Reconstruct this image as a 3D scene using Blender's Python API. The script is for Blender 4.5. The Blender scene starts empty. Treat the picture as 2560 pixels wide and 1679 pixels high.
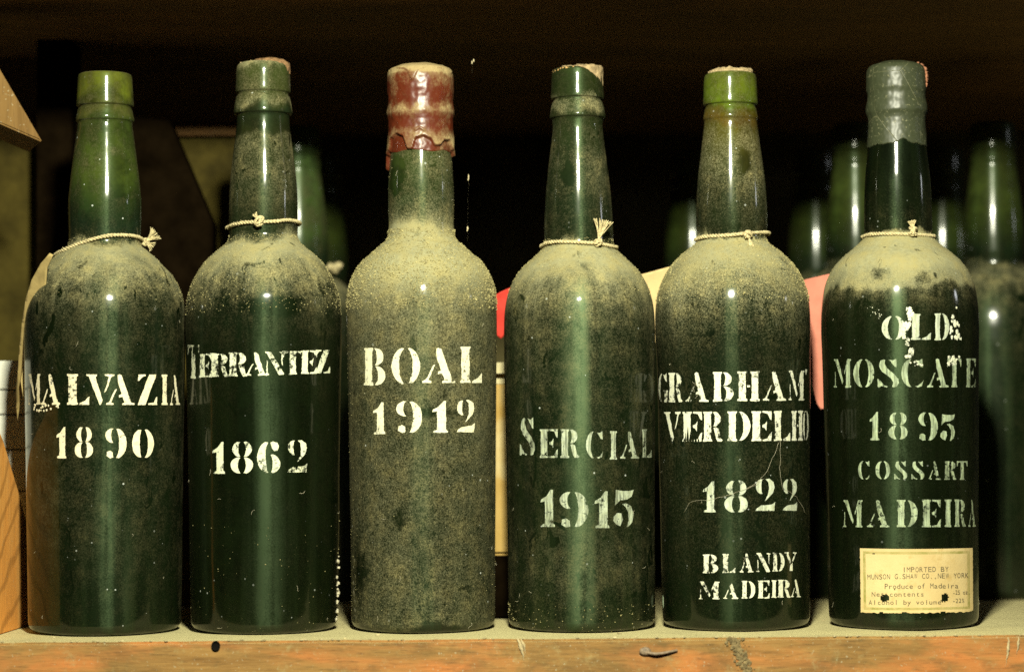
import bpy, bmesh, math, random
from mathutils import Vector, Matrix, noise
from mathutils.geometry import tessellate_polygon

SC = bpy.context.scene
COL = SC.collection
random.seed(7)
rnd = random.random
def uni(a, b): return a + (b - a) * random.random()

# ------------------------------------------------------------------ camera
F = 5820.0            # focal length in photograph pixels (2560 wide)
D = 1.2               # camera to the plane of the bottle axes
CZ = 0.101
TILT = math.atan(236.0 / F)
ROLL = math.atan(18.0 / 2560.0)
fwd = Vector((0, math.cos(TILT), math.sin(TILT)))
r0 = Vector((1, 0, 0)); u0 = Vector((0, -math.sin(TILT), math.cos(TILT)))
RIGHT = r0 * math.cos(ROLL) - u0 * math.sin(ROLL)
UP = r0 * math.sin(ROLL) + u0 * math.cos(ROLL)
CAM = Vector((0, -D, CZ))
cd = bpy.data.cameras.new('camera'); cam = bpy.data.objects.new('camera', cd); COL.objects.link(cam)
m = Matrix.Identity(4)
for i in range(3):
    m[i][0] = RIGHT[i]; m[i][1] = UP[i]; m[i][2] = -fwd[i]; m[i][3] = CAM[i]
cam.matrix_world = m
cd.sensor_width = 36.0
cd.lens = F / 2560.0 * 36.0
cd.clip_start = 0.05; cd.clip_end = 50
cd.dof.use_dof = True
cd.dof.focus_distance = 1.175
cd.dof.aperture_fstop = 4.8
SC.camera = cam

def unproj(px, py, Y):
    """Point on the plane y = Y that the photograph shows at pixel (px, py)."""
    d = fwd + RIGHT * ((px - 1280.0) / F) + UP * ((839.5 - py) / F)
    return CAM + d * ((Y - CAM.y) / d.y)

# ------------------------------------------------------------------ world, lamps, exposure
w = bpy.data.worlds.new('World'); SC.world = w; w.use_nodes = True
w.node_tree.nodes['Background'].inputs[0].default_value = (1.0, 0.92, 0.75, 1)
w.node_tree.nodes['Background'].inputs[1].default_value = 0.010
def lamp(name, loc, power, radius, col):
    l = bpy.data.lights.new(name, 'POINT'); l.energy = power; l.shadow_soft_size = radius; l.color = col
    o = bpy.data.objects.new(name, l); o.location = loc; COL.objects.link(o); return o
fl = bpy.data.lights.new('camera_flash', 'AREA'); fl.shape = 'RECTANGLE'; fl.size = .055; fl.size_y = .05
fl.energy = 17.5; fl.color = (1.0, 0.985, 0.77)
fo = bpy.data.objects.new('camera_flash', fl); COL.objects.link(fo); fo.location = (0.018, -0.77, 0.497)
fo.rotation_euler = (Vector((0.0, 0.0, 0.15)) - Vector(fo.location)).to_track_quat('-Z', 'Y').to_euler()
lamp('cellar_lamp', (1.25, -0.15, 0.42), 1.2, 0.045, (0.95, 0.98, 1.0))
SC.view_settings.view_transform = 'Standard'; SC.view_settings.look = 'None'
SC.view_settings.exposure = 0.0; SC.view_settings.gamma = 1.0
SC.view_settings.use_curve_mapping = False
SC.render.engine = 'CYCLES'
SC.cycles.use_denoising = False; SC.cycles.denoiser = 'OPENIMAGEDENOISE'
SC.cycles.max_bounces = 4
SC.cycles.transparent_max_bounces = 12
SC.cycles.sample_clamp_indirect = 3.0; SC.cycles.sample_clamp_direct = 30.0

# ------------------------------------------------------------------ node helpers
class NT:
    def __init__(s, name):
        s.m = bpy.data.materials.new(name); s.m.use_nodes = True
        s.t = s.m.node_tree; s.t.nodes.clear()
        s.out = s.t.nodes.new('ShaderNodeOutputMaterial')
    def n(s, typ, **kw):
        x = s.t.nodes.new(typ)
        for k, v in kw.items(): setattr(x, k, v)
        return x
    def put(s, sock, v):
        if isinstance(v, bpy.types.NodeSocket): s.t.links.new(v, sock)
        elif v is not None: sock.default_value = v
    def math(s, op, a, b=None, c=None, clamp=False):
        x = s.n('ShaderNodeMath', operation=op, use_clamp=clamp)
        for i, v in enumerate((a, b, c)): s.put(x.inputs[i], v)
        return x.outputs[0]
    def coord(s, out='Object', loc=(0, 0, 0), scale=(1, 1, 1), rot=(0, 0, 0)):
        tc = s.n('ShaderNodeTexCoord'); mp = s.n('ShaderNodeMapping')
        s.t.links.new(tc.outputs[out], mp.inputs[0])
        mp.inputs['Location'].default_value = loc; mp.inputs['Scale'].default_value = scale
        mp.inputs['Rotation'].default_value = rot
        return mp.outputs[0]
    def noise(s, vec, scale, detail=3, rough=.6, dist=0):
        x = s.n('ShaderNodeTexNoise')
        s.put(x.inputs['Vector'], vec); x.inputs['Scale'].default_value = scale
        x.inputs['Detail'].default_value = detail; x.inputs['Roughness'].default_value = rough
        x.inputs['Distortion'].default_value = dist
        return x.outputs['Fac']
    def map(s, v, a, b, c=0., d=1., smooth=False, clamp=True):
        x = s.n('ShaderNodeMapRange'); x.clamp = clamp
        if smooth: x.interpolation_type = 'SMOOTHSTEP'
        s.put(x.inputs[0], v)
        for i, q in enumerate((a, b, c, d)): s.put(x.inputs[i + 1], q)
        return x.outputs[0]
    def ramp(s, v, stops):
        x = s.n('ShaderNodeValToRGB'); s.put(x.inputs[0], v)
        cr = x.color_ramp
        while len(cr.elements) < len(stops): cr.elements.new(1.0)
        for e, (p, c) in zip(cr.elements, sorted(stops, key=lambda q: q[0])):
            e.position = p
            e.color = (c, c, c, 1) if isinstance(c, (int, float)) else (*c[:3], 1)
        return x.outputs['Color']
    def mixc(s, f, a, b, mode='MIX'):
        x = s.n('ShaderNodeMix', data_type='RGBA', blend_type=mode)
        s.put(x.inputs[0], f)
        s.put(x.inputs[6], a if isinstance(a, bpy.types.NodeSocket) else (*a[:3], 1))
        s.put(x.inputs[7], b if isinstance(b, bpy.types.NodeSocket) else (*b[:3], 1))
        return x.outputs[2]
    def bsdf(s, col, rough, spec=.5, normal=None, **kw):
        x = s.n('ShaderNodeBsdfPrincipled')
        s.put(x.inputs['Base Color'], col if isinstance(col, bpy.types.NodeSocket) else (*col[:3], 1))
        s.put(x.inputs['Roughness'], rough); s.put(x.inputs['Specular IOR Level'], spec)
        if normal is not None: s.t.links.new(normal, x.inputs['Normal'])
        for k, v in kw.items(): s.put(x.inputs[k.replace('_', ' ')], v)
        return x.outputs[0]
    def bump(s, h, strength, dist, normal=None):
        x = s.n('ShaderNodeBump'); x.inputs['Strength'].default_value = strength
        x.inputs['Distance'].default_value = dist; s.put(x.inputs['Height'], h)
        if normal is not None: s.t.links.new(normal, x.inputs['Normal'])
        return x.outputs[0]
    def mixs(s, f, a, b):
        x = s.n('ShaderNodeMixShader'); s.put(x.inputs[0], f)
        s.t.links.new(a, x.inputs[1]); s.t.links.new(b, x.inputs[2]); return x.outputs[0]
    def done(s, sh):
        s.t.links.new(sh, s.out.inputs[0]); return s.m

DUST = (0.325, 0.312, 0.172)
HB = 0.30

def glass_mat(name, cover, colors, seed, wipes=(), rough=.10, film=.35, speck=.5, grain=650,
              dustcol=DUST, warp=.25, gr=1.0, scuff=.45, bl=.75):
    """Dark bottle glass under a dust layer.  cover / colors: stops over the height in metres."""
    s = NT(name)
    p = s.coord(loc=(seed * 1.7, seed * .9, seed * 2.3))
    tc = s.n('ShaderNodeTexCoord'); sep = s.n('ShaderNodeSeparateXYZ'); s.t.links.new(tc.outputs['Object'], sep.inputs[0])
    big = s.noise(s.coord(loc=(seed * 1.7, seed * .9, seed * 2.3), scale=(1, 1, .4)), 34, 4, .6)
    zz = s.math('MULTIPLY_ADD', s.math('SUBTRACT', big, .5), .03 * warp * 4, sep.outputs['Z'])
    zf = s.math('DIVIDE', zz, HB, clamp=True)
    cov = s.ramp(zf, [(min(z / HB, 1), c * .5) for z, c in cover])
    cov = s.math('MULTIPLY', cov, 2.0)
    geo = s.n('ShaderNodeNewGeometry'); sn = s.n('ShaderNodeSeparateXYZ'); s.t.links.new(geo.outputs['Normal'], sn.inputs[0])
    n1 = s.noise(p, grain * 2.4, 2, .7)
    nm = s.noise(p, grain * .8, 2, .6)
    n2 = s.noise(p, 120, 4, .6)
    p3 = s.coord(loc=(seed, seed, seed), scale=(1, 1, .22))
    n3 = s.noise(p3, 60, 4, .6, .6)
    lw = s.n('ShaderNodeLayerWeight'); lw.inputs['Blend'].default_value = .5
    cov = s.math('ADD', cov, s.map(lw.outputs['Facing'], .6, 1.0, 0, .16))
    for (ang, z, ra, rz, amt) in wipes:
        c = Vector((.0385 * math.sin(math.radians(ang)), -.0385 * math.cos(math.radians(ang)), z))
        if z > .2: c = Vector((.018 * math.sin(math.radians(ang)), -.018 * math.cos(math.radians(ang)), z))
        vm = s.n('ShaderNodeVectorMath', operation='SUBTRACT'); s.t.links.new(tc.outputs['Object'], vm.inputs[0]); vm.inputs[1].default_value = c
        vs = s.n('ShaderNodeVectorMath', operation='MULTIPLY'); s.t.links.new(vm.outputs[0], vs.inputs[0]); vs.inputs[1].default_value = (1 / ra, 1 / ra, 1 / rz)
        vl = s.n('ShaderNodeVectorMath', operation='LENGTH'); s.t.links.new(vs.outputs[0], vl.inputs[0])
        dl = s.math('MULTIPLY_ADD', s.math('SUBTRACT', n2, .5), 1.6, vl.outputs['Value'])
        cov = s.math('SUBTRACT', cov, s.map(dl, .1, 1.1, amt, 0, smooth=True))
    # scuffs: small irregular bare marks and diagonal scrapes
    scf = s.noise(s.coord(loc=(seed * 3, seed, seed), rot=(.3, .5, .2), scale=(1, 1, .55)), 95, 3, .55, 1.4)
    cov = s.math('SUBTRACT', cov, s.map(scf, .63, .72, 0, scuff, smooth=True))
    cov = s.math('ADD', cov, s.map(sn.outputs['Z'], .45, .9, 0, .15))
    gap = s.math('MULTIPLY', s.math('MULTIPLY', cov, s.math('SUBTRACT', 1.0, s.math('MINIMUM', s.math('MAXIMUM', cov, 0.0), .96))), 4.0)
    gap = s.math('ADD', s.math('MAXIMUM', gap, 0.0), .06)
    nz = s.math('MULTIPLY', s.math('SUBTRACT', n1, .5), 1.35 * gr)
    nz = s.math('ADD', nz, s.math('MULTIPLY', s.math('SUBTRACT', nm, .5), .55 * gr))
    nz = s.math('ADD', nz, s.math('MULTIPLY', s.math('SUBTRACT', n2, .5), 1.1 * bl))
    nz = s.math('ADD', nz, s.math('MULTIPLY', s.math('SUBTRACT', n3, .5), 1.2 * bl))
    mask = s.math('POWER', s.math('MULTIPLY_ADD', nz, gap, cov, clamp=True), 1.75)
    vo = s.n('ShaderNodeTexVoronoi'); s.put(vo.inputs['Vector'], p); vo.inputs['Scale'].default_value = 260
    sepc = s.n('ShaderNodeSeparateColor'); s.t.links.new(vo.outputs['Color'], sepc.inputs[0])
    rad = s.math('MULTIPLY', s.math('POWER', sepc.outputs[0], 5.0), .16)
    sp = s.math('LESS_THAN', vo.outputs['Distance'], rad)
    sp = s.math('MULTIPLY', sp, s.map(s.noise(p, 22, 2, .5), .42, .62, 0, speck))
    base = s.ramp(zf, [(min(z / HB, 1), c) for z, c in colors])
    base = s.mixc(s.map(n3, .35, .7), base, s.mixc(1.0, base, (.72, .62, .45), 'MULTIPLY'))
    base = s.mixc(s.map(n2, .38, .62), base, s.mixc(1.0, base, (.50, .50, .55), 'MULTIPLY'))
    nb = s.bump(s.noise(p, 45, 2, .5), .10, .002)
    g1 = s.bsdf(base, rough, .5, nb)
    tg = s.n('ShaderNodeTangent'); tg.direction_type = 'RADIAL'; tg.axis = 'Z'
    g2 = s.bsdf(s.mixc(.5, base, (.006, .011, .003)), .50, .58, nb, Specular_Tint=(.66, 1.0, .50, 1), Anisotropic=.68, Anisotropic_Rotation=.25, Tangent=tg.outputs[0])
    band = s.noise(s.coord(loc=(seed, seed * 2, 0), scale=(1, 1, .03)), 140, 2, .5)
    fm = s.map(s.math('ADD', s.math('MULTIPLY', s.math('SUBTRACT', band, .5), 2.0), s.math('ADD', s.math('ADD', s.math('MULTIPLY', n2, .5), n3), s.math('MULTIPLY', s.math('SUBTRACT', n1, .5), .9))), .5, 1.05, film * .3, min(1.0, film * 1.6))
    g = s.mixs(fm, g1, g2)
    nd = s.bump(n1, .5 * gr, .0005)
    dc = s.mixc(s.map(nm, .35, .7, 0, .7), dustcol, [c * .62 for c in dustcol])
    dc = s.mixc(s.map(n2, .4, .7), dc, [dustcol[0] * 1.0, dustcol[1] * .92, dustcol[2] * .75])
    dsh = s.bsdf(dc, .95, .15, nd)
    full = s.mixs(mask, g, dsh)
    spk = s.bsdf((.62, .66, .6), .8, .3)
    return s.done(s.mixs(sp, full, spk))

def paint_mat(name, col, wear, thin, seed):
    s = NT(name)
    p = s.coord(loc=(seed, seed * 2, seed))
    n1 = s.noise(p, 500, 4, .7); n2 = s.noise(p, 70, 3, .6)
    brush = s.noise(s.coord(loc=(seed, 0, seed), scale=(1, 1, .12)), 900, 2, .6)
    v = s.math('ADD', s.math('MULTIPLY', n1, .6), s.math('MULTIPLY', n2, .4))
    a = s.map(v, .36 + wear * .12, .43 + wear * .16, 0, 1)
    if thin > 0:
        a = s.math('MULTIPLY', a, s.map(brush, .35, .62, 1 - thin, 1 - thin * .25))
    c = s.mixc(s.map(n1, .4, .75), col, (col[0] * .8, col[1] * .78, col[2] * .6))
    nb = s.bump(n1, .5, .0005)
    sh = s.bsdf(c, .6, .25, nb)
    tr = s.n('ShaderNodeBsdfTransparent').outputs[0]
    return s.done(s.mixs(a, tr, sh))

def simple_mat(name, col, rough=.8, spec=.2, var=.35, scale=200, bump=.3, seed=0, bdist=.0008, detail=4):
    s = NT(name); p = s.coord(loc=(seed, seed, seed))
    n = s.noise(p, scale, detail, .65)
    c = s.mixc(s.map(n, .3, .7), [x * (1 - var) for x in col], [min(1, x * (1 + var)) for x in col])
    return s.done(s.bsdf(c, rough, spec, s.bump(n, bump, bdist)))

def wood_mat(name, a, b, c, axis=0, dust=0.0, seed=0, scale=1.0, rough=.75, patch=6, ring=0.0, fine=(.03, .018, .008), mottle=0.0):
    """a, b: two tones; c: bare/orange streaks; axis = grain direction; dust settles on upward faces."""
    s = NT(name)
    sc = [1, 1, 1]; sc[axis] = .09
    pg = s.coord(loc=(seed, seed * .7, seed * 1.3), scale=sc)
    p = s.coord(loc=(seed, seed, seed))
    sc2 = [1, 1, 1]; sc2[axis] = .3
    pp = s.coord(loc=(seed * 2, seed, seed), scale=sc2)
    g = s.noise(pg, 260 * scale, 5, .7, .4)
    g2 = s.noise(pg, 1100 * scale, 3, .7)
    pt = s.noise(pp, patch * 4, 5, .6, .8)
    col = s.mixc(s.map(g, .35, .65), a, b)
    col = s.mixc(s.map(pt, .50, .62, 0, .8), col, c)
    col = s.mixc(s.map(g2, .55, .75, 0, .55), col, fine)
    if ring > 0:
        wv = s.n('ShaderNodeTexWave'); wv.wave_type = 'RINGS'; wv.rings_direction = 'X'
        s.put(wv.inputs['Vector'], s.coord(loc=(0, .07, -.07), scale=(.2, 1, .8)))
        wv.inputs['Scale'].default_value = 22; wv.inputs['Distortion'].default_value = 7
        wv.inputs['Detail'].default_value = 2; wv.inputs['Detail Scale'].default_value = 1.2
        col = s.mixc(s.map(wv.outputs['Fac'], .72, .98, 0, ring), col, [x * .33 for x in c])
    if mottle > 0:
        m1 = s.noise(s.coord(loc=(seed * 5, 1, 2), scale=(.5, 1, 1)), 55, 6, .7, .5); m2 = s.noise(pg, 70, 5, .7, 1.0)
        col = s.mixc(s.map(m1, .50, .66, 0, mottle), col, (.085, .062, .022))
        col = s.mixc(s.map(m2, .56, .66, 0, mottle * .8), col, (.11, .055, .02))
        col = s.mixc(s.map(s.noise(p, 130, 5, .75), .56, .70, 0, mottle * .8), col, (.36, .30, .13))
    sp = s.noise(p, 700, 2, .6)
    col = s.mixc(s.map(sp, .66, .72, 0, .6), col, (.42, .38, .24))
    nb = s.bump(s.math('ADD', g, s.math('MULTIPLY', g2, .6)), .5, .0006)
    sh = s.bsdf(col, rough, .25, nb)
    if dust > 0:
        geo = s.n('ShaderNodeNewGeometry'); sn = s.n('ShaderNodeSeparateXYZ'); s.t.links.new(geo.outputs['Normal'], sn.inputs[0])
        dn = s.noise(p, 900, 3, .7); dn2 = s.noise(p, 40, 4, .6)
        k = s.math('ADD', sn.outputs['Z'], s.math('MULTIPLY', s.math('SUBTRACT', dn2, .5), .9))
        k = s.math('ADD', k, s.math('MULTIPLY', s.math('SUBTRACT', dn, .5), .5))
        k = s.map(k, .35, .75, 0, dust, smooth=True)
        dcol = s.mixc(s.map(dn, .35, .68), (.66, .59, .31), (.50, .44, .21))
        dcol = s.mixc(s.map(dn2, .5, .7, 0, .4), dcol, (.34, .30, .16))
        sh = s.mixs(k, sh, s.bsdf(dcol, .95, .1, s.bump(dn, .8, .0009)))
    return s.done(sh)

# ------------------------------------------------------------------ object helpers
def obj(name, me, mat, parent=None, kind=None, label=None, cat=None, group=None):
    o = bpy.data.objects.new(name, me); COL.objects.link(o)
    if mat is not None and not me.materials: me.materials.append(mat)
    if parent is not None: o.parent = parent
    if kind: o['kind'] = kind
    if label: o['label'] = label
    if cat: o['category'] = cat
    if group: o['group'] = group
    return o
def empty(name, loc, rz=0, label=None, cat=None, group=None):
    o = bpy.data.objects.new(name, None); COL.objects.link(o)
    o.location = loc; o.rotation_euler = (0, 0, rz); o.empty_display_size = .02
    if label: o['label'] = label
    if cat: o['category'] = cat
    if group: o['group'] = group
    return o
def mesh(name, verts, faces, smooth=False):
    me = bpy.data.meshes.new(name); me.from_pydata([tuple(v) for v in verts], [], faces); me.update()
    if smooth:
        for p in me.polygons: p.use_smooth = True
    return me
def box_mesh(name, x0, x1, y0, y1, z0, z1, bev=.001, seg=2, sub=0, wob=0):
    bm = bmesh.new()
    bmesh.ops.create_cube(bm, size=1)
    for v in bm.verts:
        v.co = Vector((x0 + (v.co.x + .5) * (x1 - x0), y0 + (v.co.y + .5) * (y1 - y0), z0 + (v.co.z + .5) * (z1 - z0)))
    if sub:
        long = [e for e in bm.edges if abs((e.verts[0].co - e.verts[1].co).x) > .01]
        bmesh.ops.subdivide_edges(bm, edges=long, cuts=sub, use_grid_fill=True)
    if bev: bmesh.ops.bevel(bm, geom=[e for e in bm.edges if e.calc_face_angle(0) > .5], offset=bev, segments=seg, affect='EDGES')
    if wob:
        for v in bm.verts:
            q = v.co * 40
            v.co += Vector((0, noise.noise(q), noise.noise(q + Vector((9, 3, 1))))) * wob
    bmesh.ops.recalc_face_normals(bm, faces=bm.faces)
    me = bpy.data.meshes.new(name); bm.to_mesh(me); bm.free(); return me
def prism_mesh(name, poly, thick, axis_vec, bev=.0008):
    """poly: list of 3D points of one face; extruded along axis_vec * thick."""
    bm = bmesh.new()
    vs = [bm.verts.new(p) for p in poly]
    f = bm.faces.new(vs)
    r = bmesh.ops.extrude_face_region(bm, geom=[f])
    for e in r['geom']:
        if isinstance(e, bmesh.types.BMVert): e.co += Vector(axis_vec) * thick
    bmesh.ops.recalc_face_normals(bm, faces=bm.faces)
    if bev: bmesh.ops.bevel(bm, geom=list(bm.edges), offset=bev, segments=2, affect='EDGES')
    me = bpy.data.meshes.new(name); bm.to_mesh(me); bm.free(); return me
def tube(verts, faces, pts, rad, sides=6, taper=None):
    """append a tube along pts to verts/faces"""
    n = len(pts); base = len(verts)
    t0 = (pts[1] - pts[0]).normalized()
    ref = Vector((0, 0, 1)) if abs(t0.z) < .9 else Vector((1, 0, 0))
    a = t0.cross(ref).normalized()
    for i, p in enumerate(pts):
        t = (pts[min(i + 1, n - 1)] - pts[max(i - 1, 0)])
        t = t.normalized() if t.length > 1e-9 else t0
        a = (a - t * a.dot(t)); a = a.normalized() if a.length > 1e-6 else t.orthogonal().normalized()
        b = t.cross(a)
        r = rad if taper is None else rad * taper(i / (n - 1))
        for k in range(sides):
            an = 2 * math.pi * k / sides
            verts.append(p + a * (math.cos(an) * r) + b * (math.sin(an) * r))
    for i in range(n - 1):
        for k in range(sides):
            k2 = (k + 1) % sides
            faces.append((base + i * sides + k, base + i * sides + k2, base + (i + 1) * sides + k2, base + (i + 1) * sides + k))
    faces.append(tuple(base + k for k in reversed(range(sides))))
    faces.append(tuple(base + (n - 1) * sides + k for k in range(sides)))
def resample(pts, step):
    """Catmull-Rom through pts, about `step` apart"""
    out = []
    n = len(pts)
    for i in range(n - 1):
        p0 = pts[max(i - 1, 0)]; p1 = pts[i]; p2 = pts[i + 1]; p3 = pts[min(i + 2, n - 1)]
        k = max(2, int((p2 - p1).length / step))
        for j in range(k):
            t = j / k
            out.append(.5 * ((2 * p1) + (p2 - p0) * t + (2 * p0 - 5 * p1 + 4 * p2 - p3) * t * t + (3 * p1 - p0 - 3 * p2 + p3) * t ** 3))
    out.append(pts[-1]); return out
def blob(verts, faces, c, r, sub=2, amp=.3, freq=1.2, seed=0, squash=(1, 1, 1)):
    bm = bmesh.new(); bmesh.ops.create_icosphere(bm, subdivisions=sub, radius=1)
    base = len(verts); bm.verts.ensure_lookup_table()
    for v in bm.verts:
        k = 1 + amp * noise.noise(v.co * freq + Vector((seed, seed * 2, 0)))
        verts.append(Vector(c) + Vector((v.co.x * squash[0], v.co.y * squash[1], v.co.z * squash[2])) * (r * k))
    for f in bm.faces: faces.append(tuple(base + v.index for v in f.verts))
    bm.free()

# ------------------------------------------------------------------ setting
M_shelf = wood_mat('shelf_wood', (.21, .11, .030), (.32, .18, .052), (.52, .18, .045), 0, dust=1.0, seed=3.1, patch=5, mottle=.5)
M_dark = wood_mat('dark_shelf_wood', (.16, .085, .03), (.26, .14, .05), (.30, .15, .05), 0, seed=8.2, patch=3)
M_wall = simple_mat('cellar_wall', (.10, .085, .035), .95, .1, .7, 14, .6, 4, .01, 6)
sx = .46
obj('shelf', box_mesh('shelf', -sx, sx, -.066, .275, -.034, 0, .0012, 2, 60, .0005), M_shelf, kind='structure')
obj('upper_shelf', box_mesh('upper_shelf', -sx, sx, -.066, .56, .3255, .352, .001, 2), M_dark, kind='structure')
obj('back_shelf', box_mesh('back_shelf', -sx, sx, .279, .56, -.034, -.002, .001, 2), M_shelf, kind='structure')
obj('back_wall', box_mesh('back_wall', -sx, sx, .56, .60, -.034, .352, 0), M_wall, kind='structure')

# ------------------------------------------------------------------ bottle profiles
ZR = {1: (0, 100, 2.601), 2: (840, 100, 2.601), 3: (1640, 100, 2.587),
      'A': (0, 680, 2.601), 'B': (840, 680, 2.601), 'C': (1640, 680, 2.587),
      'E': (840, 1180, 2.767), 'Fr': (1640, 1180, 2.587)}
def zy(reg, y): return y / ZR[reg][2] + ZR[reg][1]
def zx(reg, x): return x / ZR[reg][2] + ZR[reg][0]
def P(reg, lst): return [(zy(reg, y), h / ZR[reg][2]) for y, h in lst]

PROF = {
 1: P(1, [(229, 166), (240, 171), (300, 176), (380, 180), (424, 183), (432, 181), (438, 169), (446, 167), (456, 173), (490, 180), (518, 186), (530, 185), (538, 175), (552, 174), (620, 182), (700, 192), (800, 205), (950, 223), (1080, 233), (1180, 232), (1250, 229), (1300, 231), (1325, 246), (1360, 268), (1400, 305), (1480, 374), (1560, 434)])
    + P('A', [(100, 474), (200, 500), (300, 509), (400, 510), (560, 509), (1000, 500), (1560, 492)]) + [(1500, 186), (1550, 184)],
 2: P(1, [(158, 150), (166, 160), (180, 170), (220, 175), (300, 177), (336, 178), (344, 176), (352, 166), (362, 164), (374, 173), (400, 180), (440, 186), (474, 190), (484, 188), (492, 172), (510, 170), (560, 172), (640, 181), (760, 197), (900, 213), (1000, 220), (1120, 222), (1200, 223), (1260, 228), (1295, 238), (1340, 275), (1400, 330), (1480, 392), (1560, 440)])
    + P('A', [(100, 482), (200, 497), (300, 501), (560, 500), (900, 493), (1400, 484)]) + [(1350, 185), (1500, 181), (1550, 180)],
 3: P(2, [(230, 150), (260, 178), (420, 180), (500, 190), (520, 176), (640, 188), (760, 200), (850, 207), (1000, 214), (1100, 214), (1200, 211), (1262, 212), (1290, 224), (1345, 280), (1400, 333), (1480, 398), (1560, 445)])
    + P('B', [(150, 487), (250, 491), (500, 486), (900, 479), (1300, 474)]) + [(1350, 180), (1500, 179), (1552, 178.5), (1556, 176.5)],
 4: P(2, [(196, 155), (206, 162), (240, 167), (320, 171), (376, 174), (384, 172), (390, 159), (400, 157), (412, 164), (440, 172), (480, 179), (500, 183), (510, 181), (518, 167), (545, 165), (560, 163), (660, 172), (800, 190), (900, 201), (1000, 212), (1100, 219), (1200, 224), (1300, 227), (1330, 238), (1360, 262), (1400, 298), (1480, 365), (1560, 416)])
    + P('B', [(150, 473), (250, 486), (350, 490), (600, 490), (900, 487), (1400, 480)]) + [(1350, 184), (1500, 183), (1550, 182)],
 5: P(3, [(222, 150), (230, 162), (250, 168), (300, 172), (380, 175), (414, 177), (422, 175), (429, 163), (440, 161), (452, 167), (480, 172), (508, 177), (518, 175), (526, 171), (560, 173), (600, 178), (700, 191), (800, 204), (900, 216), (1000, 223), (1100, 228), (1200, 229), (1258, 230), (1290, 240), (1350, 288), (1400, 330), (1480, 392), (1550, 438)])
    + P('C', [(80, 475), (160, 491), (250, 496), (500, 494), (1000, 487)]) + [(1300, 185), (1500, 182), (1550, 181)],
 6: P(3, [(230, 150), (260, 172), (420, 174), (500, 182), (520, 170), (640, 180), (720, 188), (800, 196), (900, 206), (1000, 211), (1100, 214), (1236, 215), (1262, 220), (1290, 236), (1340, 280), (1400, 335), (1480, 396), (1550, 443)])
    + P('C', [(80, 475), (150, 490), (250, 496), (500, 495), (1000, 486)]) + [(1300, 184), (1500, 182), (1550, 181)],
}
SHOULDER = {1: [(340, 460), (390, 470), (450, 535), (560, 665), (650, 742), (750, 842), (870, 917), (1000, 972), (1150, 1005), (1300, 1020), (1500, 1024)], 2: [(250, 442), (310, 456), (350, 478), (400, 532), (500, 652), (600, 757), (700, 827), (850, 912), (1000, 962), (1100, 986), (1250, 1000), (1500, 1004)], 3: [(150, 425), (260, 431), (320, 460), (380, 530), (480, 640), (580, 762), (700, 850), (850, 925), (1000, 961), (1150, 977), (1400, 980)], 4: [(300, 450), (420, 470), (470, 520), (550, 605), (640, 705), (750, 800), (870, 870), (1000, 925), (1150, 962), (1300, 978), (1500, 983)], 5: [(250, 445), (320, 450), (360, 478), (430, 565), (520, 675), (630, 782), (750, 865), (870, 922), (1000, 965), (1150, 992), (1300, 1002), (1500, 1004)], 6: [(230, 425), (280, 432), (320, 475), (400, 557), (500, 680), (600, 785), (700, 857), (800, 910), (900, 947), (1000, 970), (1150, 990), (1300, 1001), (1500, 1003)]}
for i_, l_ in SHOULDER.items():
    q_ = [(540 + y / 5.2027, h / 5.2027) for y, h in l_]
    PROF[i_] = [p_ for p_ in PROF[i_] if p_[0] < q_[0][0] - 6 or p_[0] > q_[-1][0] + 6] + q_
    PROF[i_].sort()
CX = {1: 262.5, 2: 659.5, 3: 1055, 4: 1449, 5: 1833, 6: 2250}

def pchip(xs, ys):
    n = len(xs); h = [xs[i + 1] - xs[i] for i in range(n - 1)]
    dl = [(ys[i + 1] - ys[i]) / h[i] for i in range(n - 1)]
    m = [0.0] * n
    for i in range(1, n - 1):
        if dl[i - 1] * dl[i] > 0:
            w1 = 2 * h[i] + h[i - 1]; w2 = h[i] + 2 * h[i - 1]
            m[i] = (w1 + w2) / (w1 / dl[i - 1] + w2 / dl[i])
    m[0] = dl[0]; m[-1] = dl[-1]
    def f(x):
        if x <= xs[0]: return ys[0]
        if x >= xs[-1]: return ys[-1]
        lo, hi = 0, n - 1
        while hi - lo > 1:
            md = (lo + hi) // 2
            if xs[md] <= x: lo = md
            else: hi = md
        t = (x - xs[lo]) / h[lo]; t2 = t * t; t3 = t2 * t
        return (2 * t3 - 3 * t2 + 1) * ys[lo] + (t3 - 2 * t2 + t) * h[lo] * m[lo] + (-2 * t3 + 3 * t2) * ys[lo + 1] + (t3 - t2) * h[lo] * m[lo + 1]
    return f

class Bottle: pass
B = {}
for i in PROF:
    b = Bottle(); B[i] = b
    pr = PROF[i]
    c0 = unproj(CX[i], 900, 0)
    b.X = c0.x; b.Y = 0.0
    b.rz = math.atan2(-b.X, D)
    dist = math.hypot(b.X, D)
    zs, rs = [], []
    for y, h in pr:
        zs.append(unproj(CX[i], y, 0).z); rs.append(h / F * dist)
    b.pts = sorted(zip(zs, rs))
    lowz, lowr = b.pts[0]
    b.pts = [q for q in b.pts if q[0] > .006]
    rb = b.pts[0][1]
    b.rad = pchip([0.0, .0008, .0022, .0048] + [q[0] for q in b.pts], [rb - .0052, rb - .0028, rb - .0011, rb - .0002] + [q[1] for q in b.pts])
    b.top = b.pts[-1][0]
    b.rb = rb
def b_world(b, th, z, off=0.0):
    """world point on the bottle's surface at angle th (0 = towards the camera, + = right) and height z"""
    r = b.rad(z) + off
    v = Vector((r * math.sin(th), -r * math.cos(th), z))
    return Matrix.Translation((b.X, b.Y, 0)) @ Matrix.Rotation(b.rz, 4, 'Z') @ v
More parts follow.
